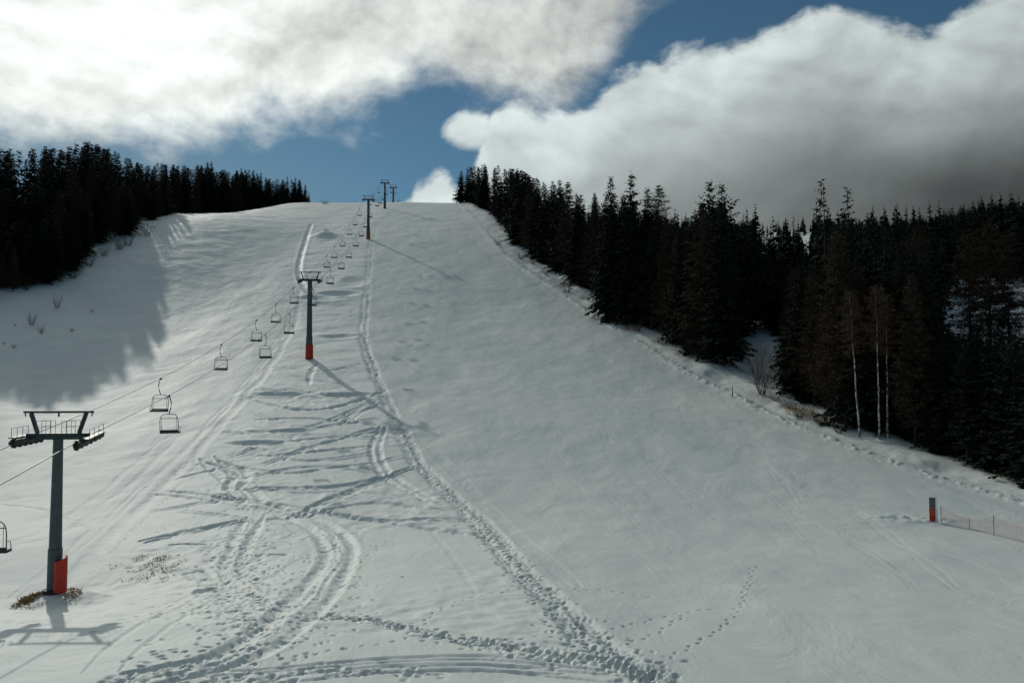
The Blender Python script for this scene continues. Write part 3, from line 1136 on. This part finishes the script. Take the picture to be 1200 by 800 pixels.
def single(kind, meshes, px, topy, y, label, cat='tree', href=24.0, wide=1.0, lean=0.0, rz=None):
    u = uv(px, topy)[0]
    x = u * y
    z = zgrid(x, y)
    return tree(kind, meshes, x, y, uv(px, topy)[1] * y - z, label, cat, None, z, rz, href, wide, lean)


single('spruce', SPRUCE[1], 739, 203, 158, 'tallest pointed spruce on the skyline right of the piste, beside a slightly shorter twin')
single('spruce', SPRUCE[0], 715, 207, 162, 'slightly shorter pointed spruce standing just left of the tallest skyline spruce')
single('spruce', SPRUCE[3], 759, 220, 160, 'third and lowest pointed spruce right of the two tall skyline spruces')
single('pine', PINE, 831, 212, 150, 'broad layered pine with a flat top on the right skyline')
single('pine', PINE, 846, 215, 152, 'second broad layered pine touching the flat-topped pine on its right')
single('larch', HIGH_LARCH, 772, 217, 175, 'thin leafless pale larch crown showing against the cloud right of the pointed spruces')
single('spruce', OPEN_SPRUCE, 965, 211, 118, 'spruce with open gapped branches rising highest above the middle of the right forest')
single('spruce', OPEN_SPRUCE, 993, 221, 122, 'slightly lower open-branched spruce to the right of the highest gapped spruce', rz=2.0)
single('larch', LARCH[1], 795, 268, 142, 'wide brown larch hanging over the piste edge below the broad pines')
single('larch', LARCH[1], 1003, 306, 97, 'large brown larch spreading behind the two pale birch trunks')
single('larch', LARCH[0], 1042, 330, 99, 'narrower brown larch just right of the pale birch trunks')
single('birch', BIRCH[0], 1004, 340, 92, 'slender birch with a white trunk leaning left, left one of the birches', href=18.0, rz=0.0, lean=-0.05)
single('birch', BIRCH[1], 1027, 335, 91, 'straight slender birch with a white trunk, middle one of the birches', href=18.0, rz=0.4)
single('birch', BIRCH[2], 1037, 345, 91.5, 'thinnest pale birch trunk, right one of the three birches', href=18.0, rz=2.8)
for i, (px, ty, lb) in enumerate([(1134, 268, 'left one of three larches with dark bare trunks before the upper snow clearing'),
                                  (1157, 258, 'middle one of three larches with dark bare trunks before the upper snow clearing'),
                                  (1179, 270, 'right one of three larches with dark bare trunks before the upper snow clearing')]):
    single('larch', HIGH_LARCH, px, ty, 128 + 2 * i, lb)
single('spruce', SMALL_SPRUCE, 362, 225, 405, 'tiny lone spruce on the skyline at the right end of the left forest')


LIGHT = [conifer_mesh(400 + i, 24.0, 4.4, 0.04, 24, 6, 1.5, 0.35, 0.8, 0.1, None, 'spruce', 2.0, True) for i in range(4)]


def forest_mass(name, label, spots):
    """spots: x, y, z, height"""
    Vs = []
    for (x, y, z, h) in spots:
        V = LIGHT[random.randrange(4)]
        a = random.uniform(0, 6.28); c, s_ = math.cos(a), math.sin(a)
        k = h / 24.0; w = k * random.uniform(0.95, 1.25) * min(1.8, max(1.0, 18 / h))
        Vs.append(np.stack([x + w * (V[:, 0] * c - V[:, 1] * s_), y + w * (V[:, 0] * s_ + V[:, 1] * c), z + k * V[:, 2]], 1))
    V = np.concatenate(Vs)
    tag(link_mesh(name, np_mesh(name, V, np.arange(len(V)).reshape(-1, 4), M_NEEDLE)), label, 'forest', kind='stuff')


def fill_left():
    sp = []
    while len(sp) < 230:
        px = random.uniform(-150, 345)
        yf = itp(FRONT, px)
        y = yf * random.uniform(1.10, 1.6 if px < 190 else 1.18)
        x = uv(px, 250)[0] * y
        z = zgrid(x, y)
        h = min(uv(px, itp(LY, px) + abs(random.gauss(0, 6)) + 2)[1] * y - z, 25)
        while h > 5:
            e = shade_end(x, y, z + h)
            if e is None or e[1] <= itp(SHADE, e[0]): break
            h -= 1
        if h > 5: sp.append((x, y, z - 0.2, h))
        elif random.random() < 0.02: break
    forest_mass('forest_interior', 'dark inner mass of the spruce forest behind the first trees left of the slope', sp)


def fill_right():
    sp = []
    while len(sp) < 420:
        px = random.uniform(545, 1330)
        dd = random.uniform(22, 130)
        u = uv(px, 300)[0]
        ys = np.arange(55, 700, 1.0)
        dv = u * ys - xedge(ys)
        i = int(np.argmax(dv >= dd))
        if dv[i] < dd: continue
        y = float(ys[i]); x = u * y
        z = zgrid(x, y)
        bx, by = topix(x, y, z)
        topy = max(itp(RY, px), 236 if px > 790 else 0) + abs(random.gauss(0, 14)) + 5 + max(0, ragged(px, 16, 81))
        wpx = 3.0 / y * 1000
        for (a, b, c, d_) in PATCHES:
            if a - wpx < px < b + wpx and by > c and topy < d_: topy = d_ + random.uniform(1, 10)
        if 850 < px < 925 and by > 396: continue
        if 992 < px < 1044 and y < 95: continue
        h = min(uv(px, topy)[1] * y - z, random.uniform(19, 27))
        if h > 4: sp.append((x, y, z - 0.2, h))
    for k in range(70):                                   # the wood behind the snowy gap
        px = random.uniform(838, 945); by = random.uniform(345, 396)
        y = 118 + (396 - by) * 1.2 + random.uniform(0, 12)
        x = uv(px, 300)[0] * y
        z = zgrid(x, y)
        if topix(x, y, z)[1] > 402: continue
        topy = random.uniform(308, 322) if 885 < px < 952 else random.uniform(262, 310)
        h = uv(px, topy)[1] * y - z
        if h > 3: sp.append((x, y, z - 0.2, h))
    for k in range(60):                                   # and the far end of the edge, near the crest
        px = random.uniform(536, 625)
        y = random.uniform(300, 405) if px < 575 else random.uniform(235, 330)
        x = uv(px, 220)[0] * y
        if x - float(xedge(y)) < 6: continue
        z = zgrid(x, y)
        h = min(uv(px, itp(RY, px) + random.uniform(0, 7))[1] * y - z, 24)
        if h > 4: sp.append((x, y, z - 0.2, h))
    forest_mass('forest_mass', 'dark inner mass of the spruce forest behind the first trees right of the slope', sp)


fill_left()
fill_right()


def distant_forest():
    rg = np.random.default_rng(5)
    cs = []; ds = []; ws = []
    n = 0
    while n < 5200:
        y = rg.uniform(235, 1150) if n % 3 else rg.uniform(235, 420)
        u = rg.uniform(0.02, 0.85)
        x = u * y
        if x - float(xedge(y)) < (95 if y > 330 else 60): continue
        px, py = topix(x, y, zg(x, y))
        if fbm(np.array([x / 40.0]), np.array([y / 60.0]), 61, 2)[0] > 0.42: continue
        skip = False
        h = rg.uniform(9, 15) * (1.45 if rg.random() < 0.18 else 1)
        for (a, b, c, d_) in PATCHES:
            if a - 6 < px < b + 6 and c - 3 < py < d_ + 14: skip = True
        if skip and rg.random() < 0.93: continue
        n += 1
        z = zgrid(x, y) - 0.3
        for k in range(16):
            f = k / 16
            r = h * 0.20 * (1 - f) ** 0.8
            for j in range(5):
                a = rg.uniform(0, 6.28)
                o = np.array([math.cos(a), math.sin(a), 0])
                cs.append(np.array([x, y, z + h * (f + 0.04 + rg.normal(0, 0.02))])); ds.append(o * r * rg.uniform(0.7, 1.3) + np.array([0, 0, -r * rg.uniform(0.1, 0.6)]))
                ws.append(np.array([-math.sin(a), math.cos(a), rg.normal(0, 0.5)]) * r * 0.42)
        cs.append(np.array([x, y, z])); ds.append(np.array([0, 0, h * 1.05])); ws.append(np.array([0.25, 0, 0]))
    V, F = quads_from(cs, ds, ws)
    tag(link_mesh('distant_forest', np_mesh('distant_forest', V, F, M_NEEDLE)), 'far-off dark forest covering the hillside under the cloud on the right', 'forest', kind='stuff')


distant_forest()

# ------------------------------------------------------------------ chairlift: towers, rope, chairs
GAUGE = 1.48
ROPE_Z = []                                             # rope height at each tower


def make_tower(x, y, top_z, label, pad, base_z):
    t = thing('lift_tower', (x, y, base_z), label, 'lift tower', 'chairlift towers up the slope', math.atan(-LIFT_A))
    H = top_z - base_z                                   # to the middle of the crossarm
    fat = 1.0 if y < 100 else 1.45
    # column: two octagonal drums
    MB().tube([(0, 0, -0.6), (0, 0, H * 0.27)], [0.36 * fat, 0.345 * fat], 12).tube([(0, 0, H * 0.27), (0, 0, H * 0.285)], [0.345 * fat, 0.30 * fat], 12, False).build('base_drum', M_STEEL, t)
    MB().tube([(0, 0, H * 0.27), (0, 0, H - 0.16)], [0.305 * fat, 0.235 * fat], 12).build('column', M_STEEL, t)
    MB().box((0, 0, H), (3.05, 0.34 * fat, 0.33), bevel=0.03).build('crossarm', M_ARM, t)
    for s in (-1, 1):
        a = Vector((s * 1.02, 0, H + 0.165)); b = Vector((s * 1.36, 0, H + 1.19))
        d = (b - a)
        q = d.to_track_quat('Z', 'Y').to_matrix()
        MB().box((a + b) / 2, (0.2, 0.16, d.length), q, 0.01).build('strut', M_ARM, t)
    lb = MB().box((0, 0, H + 1.245), (3.45, 0.12, 0.11), bevel=0.01).build('lifting_beam', M_ARM, t)
    MB().tube([(-1.66, 0, H + 1.19), (-1.62, 0, H + 1.02)], 0.03, 6).tube([(1.66, 0, H + 1.19), (1.62, 0, H + 1.02)], 0.03, 6).tube([(0, 0, H + 1.19), (0, 0, H + 1.0)], 0.05, 6).build('hook', M_ARM, lb)
    # working platforms with hoop rails
    for s in (-1, 1):
        slope = 0.19 if y > 100 else (0.13 if s > 0 else 0.03)
        r = MB()
        for (xa, xb) in ((s * 0.28, s * 0.95),):
            for yy in (-0.30, 0.30):
                r.tube([(xa, yy, H + 0.17), (xa, yy, H + 0.80), (xb, yy, H + 0.80), (xb, yy, H + 0.17)], 0.016, 6)
                r.tube([(xa, yy, H + 0.5), (xb, yy, H + 0.5)], 0.012, 6)
                r.tube([((xa * 2 + xb) / 3, yy, H + 0.17), ((xa * 2 + xb) / 3, yy, H + 0.80)], 0.012, 6)
        r.build('railing', M_GALV, t)
        cw = MB().box((s * 1.76, 0, H + 0.02), (0.34, 2.2, 0.06), Matrix.Rotation(math.atan(slope), 3, 'X'))
        for yy in (-0.9, -0.3, 0.3, 0.9):
            cw.tube([(s * 1.88, yy, H + slope * yy), (s * 1.88, yy, H + 0.48 + slope * yy)], 0.014, 6)
        cw.tube([(s * 1.88, -0.9, H + 0.48 - slope * 0.9), (s * 1.88, 0.9, H + 0.48 + slope * 0.9)], 0.014, 6)
        cw.build('catwalk', M_ARM, t)
        # sheave train under the rope
        st = MB()
        rot = Matrix.Rotation(math.atan(slope), 3, 'X')
        st.box((s * (GAUGE + 0.10), 0, H - 0.16), (0.07 * fat, 3.2, 0.24 * fat), rot, 0.01)
        st.box((s * (GAUGE - 0.10), 0, H - 0.14), (0.07, 3.2, 0.24), rot, 0.01)
        st.box((s * GAUGE, 0, H - 0.10), (0.30 * fat, 0.6, 0.30 * fat), rot, 0.02)
        for yy in (-1.0, 1.0):
            st.box((s * (GAUGE + 0.16), yy, H - 0.22 + slope * yy), (0.10, 1.2, 0.22), rot, 0.01)
        tr = st.build('sheave_train', M_ARM, t)
        for yy in (-1.45, -0.87, -0.29, 0.29, 0.87, 1.45):
            MB().disc((s * GAUGE, yy, H - 0.20 + slope * yy), (1, 0, 0), 0.25, 0.12, 16).disc((s * GAUGE, yy, H - 0.20 + slope * yy), (1, 0, 0), 0.10, 0.16, 10).build('wheel', M_DARK, tr)
    # foot
    MB().tube([(0, 0, -0.6), (0, 0, 0.12)], [0.62, 0.55], 12).build('footing', M_DARK, t)
    if pad == 'shell':
        # curved half-shell leaning on the right of the foot, top cut aslant
        bm = bmesh.new()
        rings = []
        nn = 18
        for k in range(nn + 1):
            a = R(-150) + R(210) * k / nn
            rr = 0.31
            cx, cy = 0.42, -0.32
            ztop = 1.72 + 0.10 * math.sin(a) + 0.10 * math.cos(a)
            rings.append([(cx + rr * math.cos(a), cy + rr * math.sin(a), 0.05), (cx + rr * math.cos(a), cy + rr * math.sin(a), ztop),
                          (cx + (rr - 0.05) * math.cos(a), cy + (rr - 0.05) * math.sin(a), ztop), (cx + (rr - 0.05) * math.cos(a), cy + (rr - 0.05) * math.sin(a), 0.05)])
        vr = [[bm.verts.new(p) for p in r] for r in rings]
        for a, b in zip(vr, vr[1:]):
            for k in range(4):
                bm.faces.new((a[k], a[(k + 1) % 4], b[(k + 1) % 4], b[k]))
        bm.faces.new(vr[0]); bm.faces.new(vr[-1][::-1])
        m = MB(); m.bm.free(); m.bm = bm
        m.build('crash_pad', M_RED, t)
    elif pad:
        mat, hh = pad
        m = MB()
        m.tube([(0.03, 0, 0.05), (0.03, 0, hh)], [0.60, 0.58], 14)
        m.build('crash_pad', mat, t)
    return t


TOP_PY = [511, 328, 234, 214.5, 220]
LABELS = ['nearest and largest grey lift tower with a red shell at its foot',
          'second lift tower up the slope with an orange-red padded foot and a long diagonal shadow',
          'third lift tower up the slope, standing before the crest with a rusty orange foot',
          'fourth lift tower, tall and thin against the blue sky on the crest',
          'fifth and farthest lift tower, half hidden behind the crest']
PADS = ['shell', (M_RED, 2.15), (M_ORANGE, 2.2), None, None]
for (x, y), py, lb, pd in zip(TOWERS, TOP_PY, LABELS, PADS):
    tz = uv(topix(x, y, 0)[0], py)[1] * y
    bz = zgrid(x, y)
    ROPE_Z.append(tz + 0.03)
    make_tower(x, y, tz, lb, pd, bz)


def rope_z(y):
    ys = [-30.0] + [t[1] for t in TOWERS] + [560.0]
    zs = [ROPE_Z[0] - 9.0] + ROPE_Z + [ROPE_Z[-1] + 10]
    sag = [1.0, 1.9, 2.2, 1.4, 1.0, 2.0]
    i = int(np.clip(np.searchsorted(ys, y) - 1, 0, len(ys) - 2))
    t = (y - ys[i]) / (ys[i + 1] - ys[i])
    return zs[i] + (zs[i + 1] - zs[i]) * t - 4 * sag[i] * t * (1 - t)


rope = MB()
for s in (-1, 1):
    rope.tube([(lift_x(y, s * GAUGE), y, rope_z(y)) for y in np.r_[np.arange(-30, 130, 3.0), np.arange(130, 561, 5.0)]], 0.027, 6)
tag(rope.build('haul_rope', M_ROPE), 'steel haul rope loop running over all the lift towers up the slope', 'cable')


def make_chair(label):
    t = thing('lift_chair', (0, 0, 0), label, 'lift chair', 'empty chairs hanging from the haul rope')
    MB().box((0, 0, 0.0), (0.10, 0.34, 0.14), bevel=0.02).build('grip', M_ARM, t)
    MB().tube([(0, 0, 0), (0.10, 0, -0.22), (0.15, 0, -0.50), (0.11, 0, -0.85), (0.02, 0, -1.08), (0.0, 0, -1.22)], 0.034, 8).build('hanger', M_ARM, t)
    w = 0.60
    fr = MB()
    top = -1.22
    fr.tube([(-w, 0, -2.42), (-w, -0.02, -1.75), (-w + 0.02, -0.03, -1.50), (-w + 0.10, -0.03, -1.34), (-w + 0.26, -0.03, top), (w - 0.26, -0.03, top), (w - 0.10, -0.03, -1.34),
             (w - 0.02, -0.03, -1.50), (w, -0.02, -1.75), (w, 0, -2.42)], 0.024, 8)
    fr.tube([(-w + 0.12, -0.02, -2.40), (-w + 0.12, -0.02, -1.40)], 0.012, 6).tube([(w - 0.12, -0.02, -2.40), (w - 0.12, -0.02, -1.40)], 0.012, 6)
    for s in (-1, 1):                                    # arm rests
        fr.tube([(s * w, -0.02, -2.05), (s * w, 0.30, -2.08), (s * w, 0.40, -2.40)], 0.017, 6)
    fr.build('frame', M_CHAIR, t)
    MB().box((0, -0.03, -1.50), (2 * w - 0.10, 0.03, 0.05), bevel=0.01).build('backrest', M_CHAIR, t)
    st = MB()
    st.box((0, 0.20, -2.45), (2 * w + 0.04, 0.48, 0.13), bevel=0.03)
    st.box((0, -0.02, -2.36), (2 * w, 0.06, 0.18), bevel=0.02)
    st.build('seat', M_SEAT, t)
    return t


def place_chair(proto, first, s, y, label):
    if first:
        o = proto
    else:
        o = proto.copy(); C.objects.link(o)
        for ch in proto.children:
            c = ch.copy(); C.objects.link(c); c.parent = o
    o.location = (lift_x(y, s * GAUGE), y, rope_z(y) - 0.05)
    o.rotation_euler = (random.uniform(-0.03, 0.03), random.uniform(-0.03, 0.03), math.atan(-LIFT_A) + (0 if s > 0 else math.pi) + random.uniform(-0.06, 0.06))
    o['label'] = label
    return o


CH = [
    (1, 34.6, 'chair cut off by the left photo edge beside the nearest tower'),
    (1, 57.5, 'largest fully visible chair, lowest on the right-hand rope above the nearest tower'),
    (-1, 65.0, 'chair on the left rope directly above and behind the largest visible chair'),
    (-1, 83.5, 'chair alone on the left rope midway between the two nearest towers'),
    (1, 90.0, 'lower chair of the close pair left of the second tower foot'),
    (-1, 100.0, 'upper chair of the close pair left of the second tower foot'),
    (1, 105.0, 'chair on the right rope nearest left of the second tower column'),
    (-1, 112.5, 'chair on the left rope a little above the chair nearest the second tower column'),
    (1, 125.0, 'chair half hidden behind the column of the second tower'),
    (-1, 126.5, 'chair hanging just under the left arm of the second tower'),
    (1, 146.0, 'chair just right of and behind the right arm of the second tower'),
]
for k, y in enumerate((164, 178.5, 194, 208, 221, 236)):
    CH.append((1, y, ['first', 'second', 'third', 'fourth', 'fifth', 'sixth'][k] + ' chair on the right rope counted upward past the second tower arm'))
for k, y in enumerate((165.5, 178, 193.5, 210, 224, 238)):
    CH.append((-1, y, ['first', 'second', 'third', 'fourth', 'fifth', 'sixth'][k] + ' chair on the left rope counted upward past the second tower arm'))
for k, y in enumerate((268, 283, 300, 318)):
    CH.append((1, y, ['first', 'second', 'third', 'fourth'][k] + ' tiny chair on the right rope above the third tower'))
for k, y in enumerate((272, 291, 322)):
    CH.append((-1, y, ['first', 'second', 'third'][k] + ' tiny chair on the left rope above the third tower'))
for k, y in enumerate((358, 388, 425, 441)):
    CH.append((1, y, ['first', 'second', 'third', 'fourth'][k] + ' speck-sized chair on the right rope beyond the fourth tower'))
proto = make_chair('')
protos = [proto]
for i, (s, y, lb) in enumerate(CH):
    place_chair(proto, i == 0, s, y, lb)

# ------------------------------------------------------------------ small things


def at_ground(px, py, dz=0.0):
    x, y = ground_at(px, py)
    return Vector((x, y, zgrid(x, y) + dz))


# padded marker board at the right
p = at_ground(1093.5, 612)
sg = thing('marker_board', (p.x, p.y, p.z), 'upright padded marker board, grey above and red with an ochre emblem below', 'marker board', rz=R(-24))
MB().box((0, 0, 0.90), (0.50, 0.16, 1.82), bevel=0.03).build('board', M_WHITE, sg)
MB().box((-0.04, -0.083, 1.38), (0.40, 0.012, 0.76), bevel=0.004).build('upper_panel', M_SIGNGREY, sg)
lo = MB().box((-0.04, -0.083, 0.53), (0.40, 0.012, 0.92), bevel=0.004).build('lower_panel', M_SIGNRED, sg)
em = MB()
em.tube([(0.11 * math.cos(a) - 0.04, -0.094, 0.62 + 0.14 * math.sin(a)) for a in np.linspace(R(100), R(-190), 14)], 0.030, 6)
em.box((0.02, -0.094, 0.80), (0.20, 0.014, 0.06))
em.build('emblem', M_OLIVE, lo)
MB().tube([(0.30, 0.02, -0.3), (0.30, 0.02, 1.05)], 0.022, 8).build('post', M_WHITE, sg)

# orange safety net on thin poles
fpx = [(1103, 613), (1136, 620), (1165, 628), (1212, 640)]
fp = [at_ground(*q) for q in fpx]
fn = thing('safety_net', (fp[0].x, fp[0].y, fp[0].z), 'low faded orange safety net on thin poles beside the marker board', 'net fence')
b0 = fp[0]
hts = [1.25, 0.75, 1.35, 1.2]
for q, hh in zip(fp, hts):
    MB().tube([q - b0 + Vector((0, 0, -0.3)), q - b0 + Vector((0, 0, hh))], 0.022, 8).build('pole', M_DARK if hh > 1 else M_CHAIR, fn)
net = MB()
for (a, ha), (b, hb) in zip(zip(fp, hts), zip(fp[1:], hts[1:])):
    a = a - b0; b = b - b0
    n = int((b - a).length / 0.11)
    tops = lambda t: 0.95 * ((ha * (1 - t) + hb * t) - 0.35 * 4 * t * (1 - t) * 0.5)
    lowz = lambda t: 0.08
    for k in range(n + 1):
        t = k / n
        q = a.lerp(b, t)
        net.tube([q + Vector((0, 0, lowz(t))), q + Vector((0, 0, tops(t)))], 0.005, 3, False)
    for k in range(9):
        f = k / 8
        net.tube([a.lerp(b, t) + Vector((0, 0, lowz(t) + (tops(t) - lowz(t)) * f)) for t in np.linspace(0, 1, 9)], 0.006 if 0 < k < 8 else 0.012, 3, False)
net.build('net', M_NET, fn)

# short stake on the piste edge
p = at_ground(858.5, 466)
sk = thing('piste_stake', p, 'short dark stake with a pale top on the right piste edge', 'stake')
MB().tube([(0, 0, -0.2), (0, 0, 0.75)], 0.06, 8).build('stake', M_DARK, sk)
MB().tube([(0, 0, 0.75), (0, 0, 1.5)], 0.045, 8).build('tip', M_CHAIR, sk)
p = at_ground(374, 246)


def shrub_mesh(seed, n=26, h=2.0, spread=0.7, twig=0.016):
    rg = np.random.default_rng(seed)
    cs = []; ds = []; ws = []
    for k in range(n):
        a = rg.uniform(0, 6.28)
        p = np.array([0.12 * math.cos(a), 0.12 * math.sin(a), -0.1])
        d = np.array([math.cos(a) * spread * rg.uniform(0.2, 1), math.sin(a) * spread * rg.uniform(0.2, 1), 1.0])
        L = h * rg.uniform(0.6, 1.1)
        m = 5
        for q in range(m):
            d2 = d + rg.normal(0, 0.12, 3); d2 /= np.linalg.norm(d2)
            e = d2 * L / m
            wv = np.cross(d2, rg.normal(0, 1, 3)); wv /= np.linalg.norm(wv) + 1e-9
            cs.append(p); ds.append(e * 1.15); ws.append(wv * twig * (1.5 - q / m))
            for s in range(4):
                dv = d2 + rg.normal(0, 0.6, 3); dv /= np.linalg.norm(dv)
                wv2 = np.cross(dv, rg.normal(0, 1, 3)); wv2 /= np.linalg.norm(wv2) + 1e-9
                cs.append(p + e * rg.uniform(0, 1)); ds.append(dv * L * rg.uniform(0.12, 0.28)); ws.append(wv2 * twig * 0.6)
            p = p + e
    V, F = quads_from(cs, ds, ws)
    return np_mesh('shrub_twigs', V, F, M_SHRUB)


SHRUBS = [shrub_mesh(300 + i, 22 + 6 * i, 2.0, 0.6 + 0.15 * i, 0.010) for i in range(3)]
TREELET = shrub_mesh(310, 24, 5.0, 0.34, 0.016)


def shrub(px, py, h, label, group=None, m=None, w=1.0):
    q = at_ground(px, py, -0.05)
    o = link_mesh('bare_shrub', m or random.choice(SHRUBS))
    s = h / 2.0 if m is not TREELET else h / 5.0
    o.scale = (s * w, s * w, s); o.location = q; o.rotation_euler = (0, 0, random.uniform(0, 6))
    return tag(o, label, 'shrub', group)


shrub(893, 463, 7.0, 'tall bare shrub in the snowy gap at the edge of the right forest', None, TREELET, 1.3)
shrub(37, 380, 2.6, 'darkest reddish bare shrub alone on the shaded left bank', w=0.8)
shrub(48, 390, 1.3, 'small grey tuft just below the reddish shrub on the left bank')
shrub(67, 361, 2.6, 'thin upright sapling below the trees on the left bank', w=0.6)
shrub(383, 272, 1.5, 'low dark bush on top of the snow heap beside the lift line', w=1.4)
shrub(381, 239.0, 2.0, 'tiny dark bush on the crest right of the left forest', w=2.0)
for q in [(4, 404), (16, 408), (18, 381), (84, 388), (108, 366)]:
    shrub(q[0], q[1], random.uniform(0.5, 1.0), 'low faint twiggy scrub poking through the shaded snow of the left bank', 'scrub on the left bank')
for q in [(60, 330), (85, 326), (105, 312), (122, 300), (140, 292), (150, 288), (30, 340), (172, 276)]:
    shrub(q[0], q[1], random.uniform(3, 5), 'tangled dark brush along the foot of the left forest', 'brush under the left forest', w=1.2)
for q in [(585, 288), (612, 304), (640, 322), (668, 342), (700, 362), (728, 382), (745, 388), (820, 420), (845, 430), (905, 470), (920, 478), (940, 490), (960, 498),
          (985, 508), (668, 338), (625, 310)]:
    shrub(q[0] + random.uniform(-4, 4), q[1], random.uniform(1.2, 3.0), 'small bare brush on the snowy edge below the right forest', 'brush below the right forest', w=1.3)


def grass_patch(name, label, spots, blade=0.32, low=0.25):
    """spots: (x, y, radius x, radius y, count)"""
    rg = np.random.default_rng(9)
    cs = []; ds = []; ws = []
    for (x, y, rx, ry, n) in spots:
        for k in range(n):
            r = math.sqrt(rg.random()); a = rg.uniform(0, 6.28)
            px = x + rx * r * math.cos(a); py = y + ry * r * math.sin(a)
            d = np.array([rg.normal(0, 0.7), rg.normal(0, 0.7), rg.uniform(low, low * 4)]); d /= np.linalg.norm(d)
            L = blade * rg.uniform(0.5, 1.3)
            wv = np.cross(d, rg.normal(0, 1, 3)); wv /= np.linalg.norm(wv) + 1e-9
            cs.append(np.array([px, py, zgrid(px, py) - 0.02])); ds.append(d * L); ws.append(wv * 0.018)
    V, F = quads_from(cs, ds, ws)
    tag(link_mesh(name, np_mesh(name, V, F, M_GRASS)), label, 'grass', kind='stuff')


tx, ty = TOWERS[0]
sp = [(tx - 0.75, ty - 0.5, 0.5, 0.8, 900), (tx - 1.0, ty - 1.1, 0.45, 0.6, 260), (tx - 1.35, ty + 0.2, 0.4, 0.7, 160), (tx + 0.2, ty + 0.6, 0.9, 0.4, 300), (tx + 1.0, ty - 0.1, 0.3, 0.5, 220), (tx + 1.25, ty - 0.7, 0.35, 0.7, 70), (tx - 0.4, ty - 1.6, 0.8, 0.5, 120)]
grass_patch('dead_grass', 'brown dead grass bared round the foot of the nearest lift tower', sp, 0.21, 0.08)
sp = []
for q, n in [((165, 655), 60), ((178, 662), 90), ((190, 655), 110), ((200, 668), 60), ((172, 676), 70), ((210, 660), 30), ((150, 680), 25), ((135, 664), 25), ((196, 678), 40),
             ((186, 668), 60), ((160, 668), 40)]:
    x, y = ground_at(*q)
    sp.append((x, y, 0.45, 0.7, n))
grass_patch('grass_stubble', 'thin brown grass stubble poking through trampled snow right of the nearest tower', sp, 0.16)
sp = []
for q, n in [((712, 378), 500), ((735, 388), 400), ((770, 404), 200), ((935, 488), 400), ((945, 494), 300), ((925, 480), 250), ((655, 335), 250)]:
    x, y = ground_at(*q)
    sp.append((x + 0.8, y + 1.5, 1.6, 2.2, n))
grass_patch('edge_grass', 'patches of dead yellow grass along the snowy edge of the right forest', sp, 0.5)
